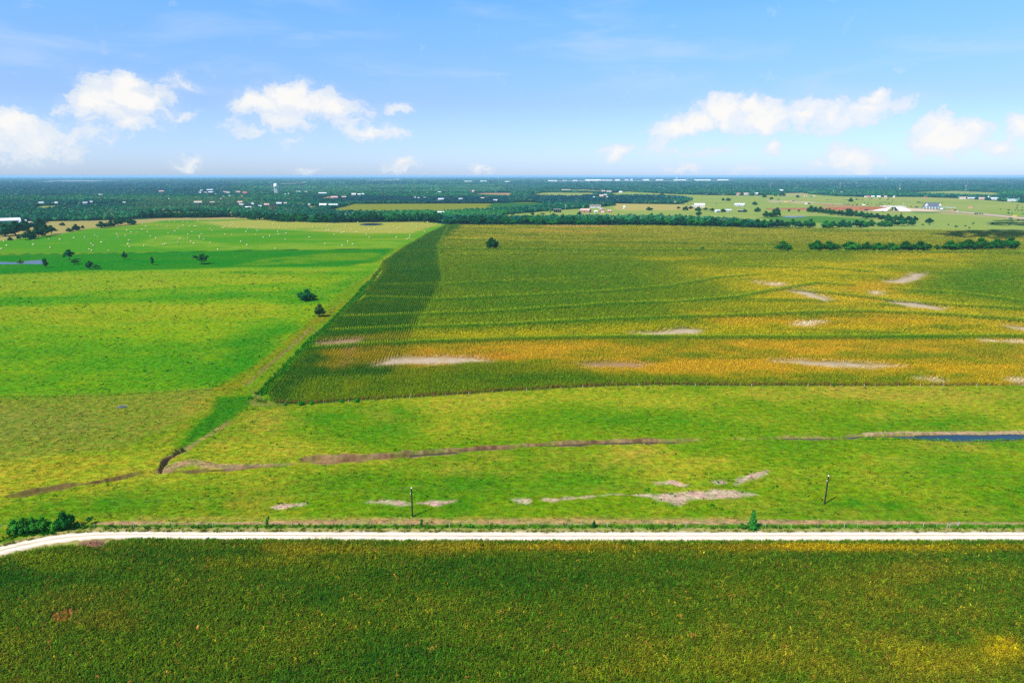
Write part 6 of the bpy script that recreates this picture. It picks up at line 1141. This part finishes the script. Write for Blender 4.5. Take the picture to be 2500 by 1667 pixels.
for q in [(2332,515.5,'k','dark truck on the highway below the fuel canopy',.15,1.25,True,'truck'),(2337,516.5,'w','white van right in front of the dark truck',.15,1.5,False,'car'),(2343,517,'k','black car behind the white van',.15,1.3,False,'car'),(2325,515.5,'o','orange machine left of the dark truck',.15,1.2,True,'truck'),(2248,510.5,'s','grey car on the highway right of the overpass',.1,1.3,False,'car'),(2301,513,'k','dark car on the highway left of the dark truck',.1,1.2,False,'car'),(2115,515,'k','dark machine at the foot of the red earth ramp',.1,1.6,True,'truck'),(2122,515.5,'w','white pickup at the foot of the red earth ramp',.1,1.2,False,'car'),(1975,499,'k','dark truck on the unfinished left stretch of highway',.1,1.5,True,'truck'),(1968,499,'w','white truck on the unfinished left stretch of highway',.1,1.4,True,'truck'),(1931,496,'o','orange machine on the unfinished left stretch',.1,1.5,True,'truck'),(1917,495,'y','yellow machine at the far left of the works',.1,1.5,True,'truck'),(2108,502,'w','white truck on top of the red earth ramp',.1,1.4,True,'truck'),(2477,530,'y','yellow machine at the right end of the highway',.1,1.3,True,'truck'),(2292,511,'w','white car parked under the fuel canopy',.6,1.2,False,'car'),(2298,512,'w','white truck in front of the fuel canopy',.2,1.3,True,'truck')]: car(q[0], q[1], q[2], q[3], q[4], q[5], q[6], q[7])

# ------------------------------------------------------------------ the cloud overhead that shades the far right of the fields
def cloud():
    P = []; r = np.random.default_rng(8); Zc = 900.0
    for poly, n in (([(2275,572),(2380,562),(2520,560),(2680,562),(2680,584),(2500,584),(2380,582)], 190), ([(2390,541),(2480,537),(2620,537),(2620,551),(2440,551)], 70)):
        pl = GP(poly); xs, ys = [p[0] for p in pl], [p[1] for p in pl]; c = 0
        while c < n:
            x, y = r.uniform(min(xs), max(xs)), r.uniform(min(ys), max(ys))
            if in_poly(np.array([x]), np.array([y]), pl)[0]: c += 1; z = Zc + r.uniform(0, 40); P.append((x + SUN_TO.x / SUN_TO.z * z, y + SUN_TO.y / SUN_TO.z * z, z, r.uniform(9, 19)))
    V, Fc = [], []; ph = (1 + 5 ** .5) / 2; I = np.array([(-1, ph, 0), (1, ph, 0), (-1, -ph, 0), (1, -ph, 0), (0, -1, ph), (0, 1, ph), (0, -1, -ph), (0, 1, -ph), (ph, 0, -1), (ph, 0, 1), (-ph, 0, -1), (-ph, 0, 1)]); I = I / np.linalg.norm(I[0]); FF = [(0, 11, 5), (0, 5, 1), (0, 1, 7), (0, 7, 10), (0, 10, 11), (1, 5, 9), (5, 11, 4), (11, 10, 2), (10, 7, 6), (7, 1, 8), (3, 9, 4), (3, 4, 2), (3, 2, 6), (3, 6, 8), (3, 8, 9), (4, 9, 5), (2, 4, 11), (6, 2, 10), (8, 6, 7), (9, 8, 1)]
    for (x, y, z, s_) in P: b = len(V); V += [tuple(q) for q in I * s_ * r.uniform(.8, 1.2, (12, 1)) + np.array([x, y, z])]; Fc += [(a + b, c_ + b, d + b) for a, c_, d in FF]
    me = bpy.data.meshes.new('cloud'); me.from_pydata(V, [], Fc); me.materials.append(plain('cloud_white', (.8, .8, .8), 1, .02, .01, 0)); me.polygons.foreach_set('use_smooth', [True] * len(Fc)); tag(link('cloud', me), kind='stuff')
cloud()

# ------------------------------------------------------------------ labels: where several things still share one, say which by order from the left
woods()
def finish_labels():
    ORD = ['first', 'second', 'third', 'fourth', 'fifth', 'sixth', 'seventh', 'eighth', 'ninth', 'tenth', 'eleventh', 'twelfth']
    by = {}
    for o in C.objects:
        if o.parent is None and 'label' in o: by.setdefault(o['label'], []).append(o)
    for lab, L in by.items():
        if len(L) < 2: continue
        L.sort(key=lambda o: o.location.x / max(o.location.y, 1))
        for i, o in enumerate(L): o['label'] = f"{lab}, {ORD[i] if i < 12 else str(i + 1) + 'th'} from left"
finish_labels()
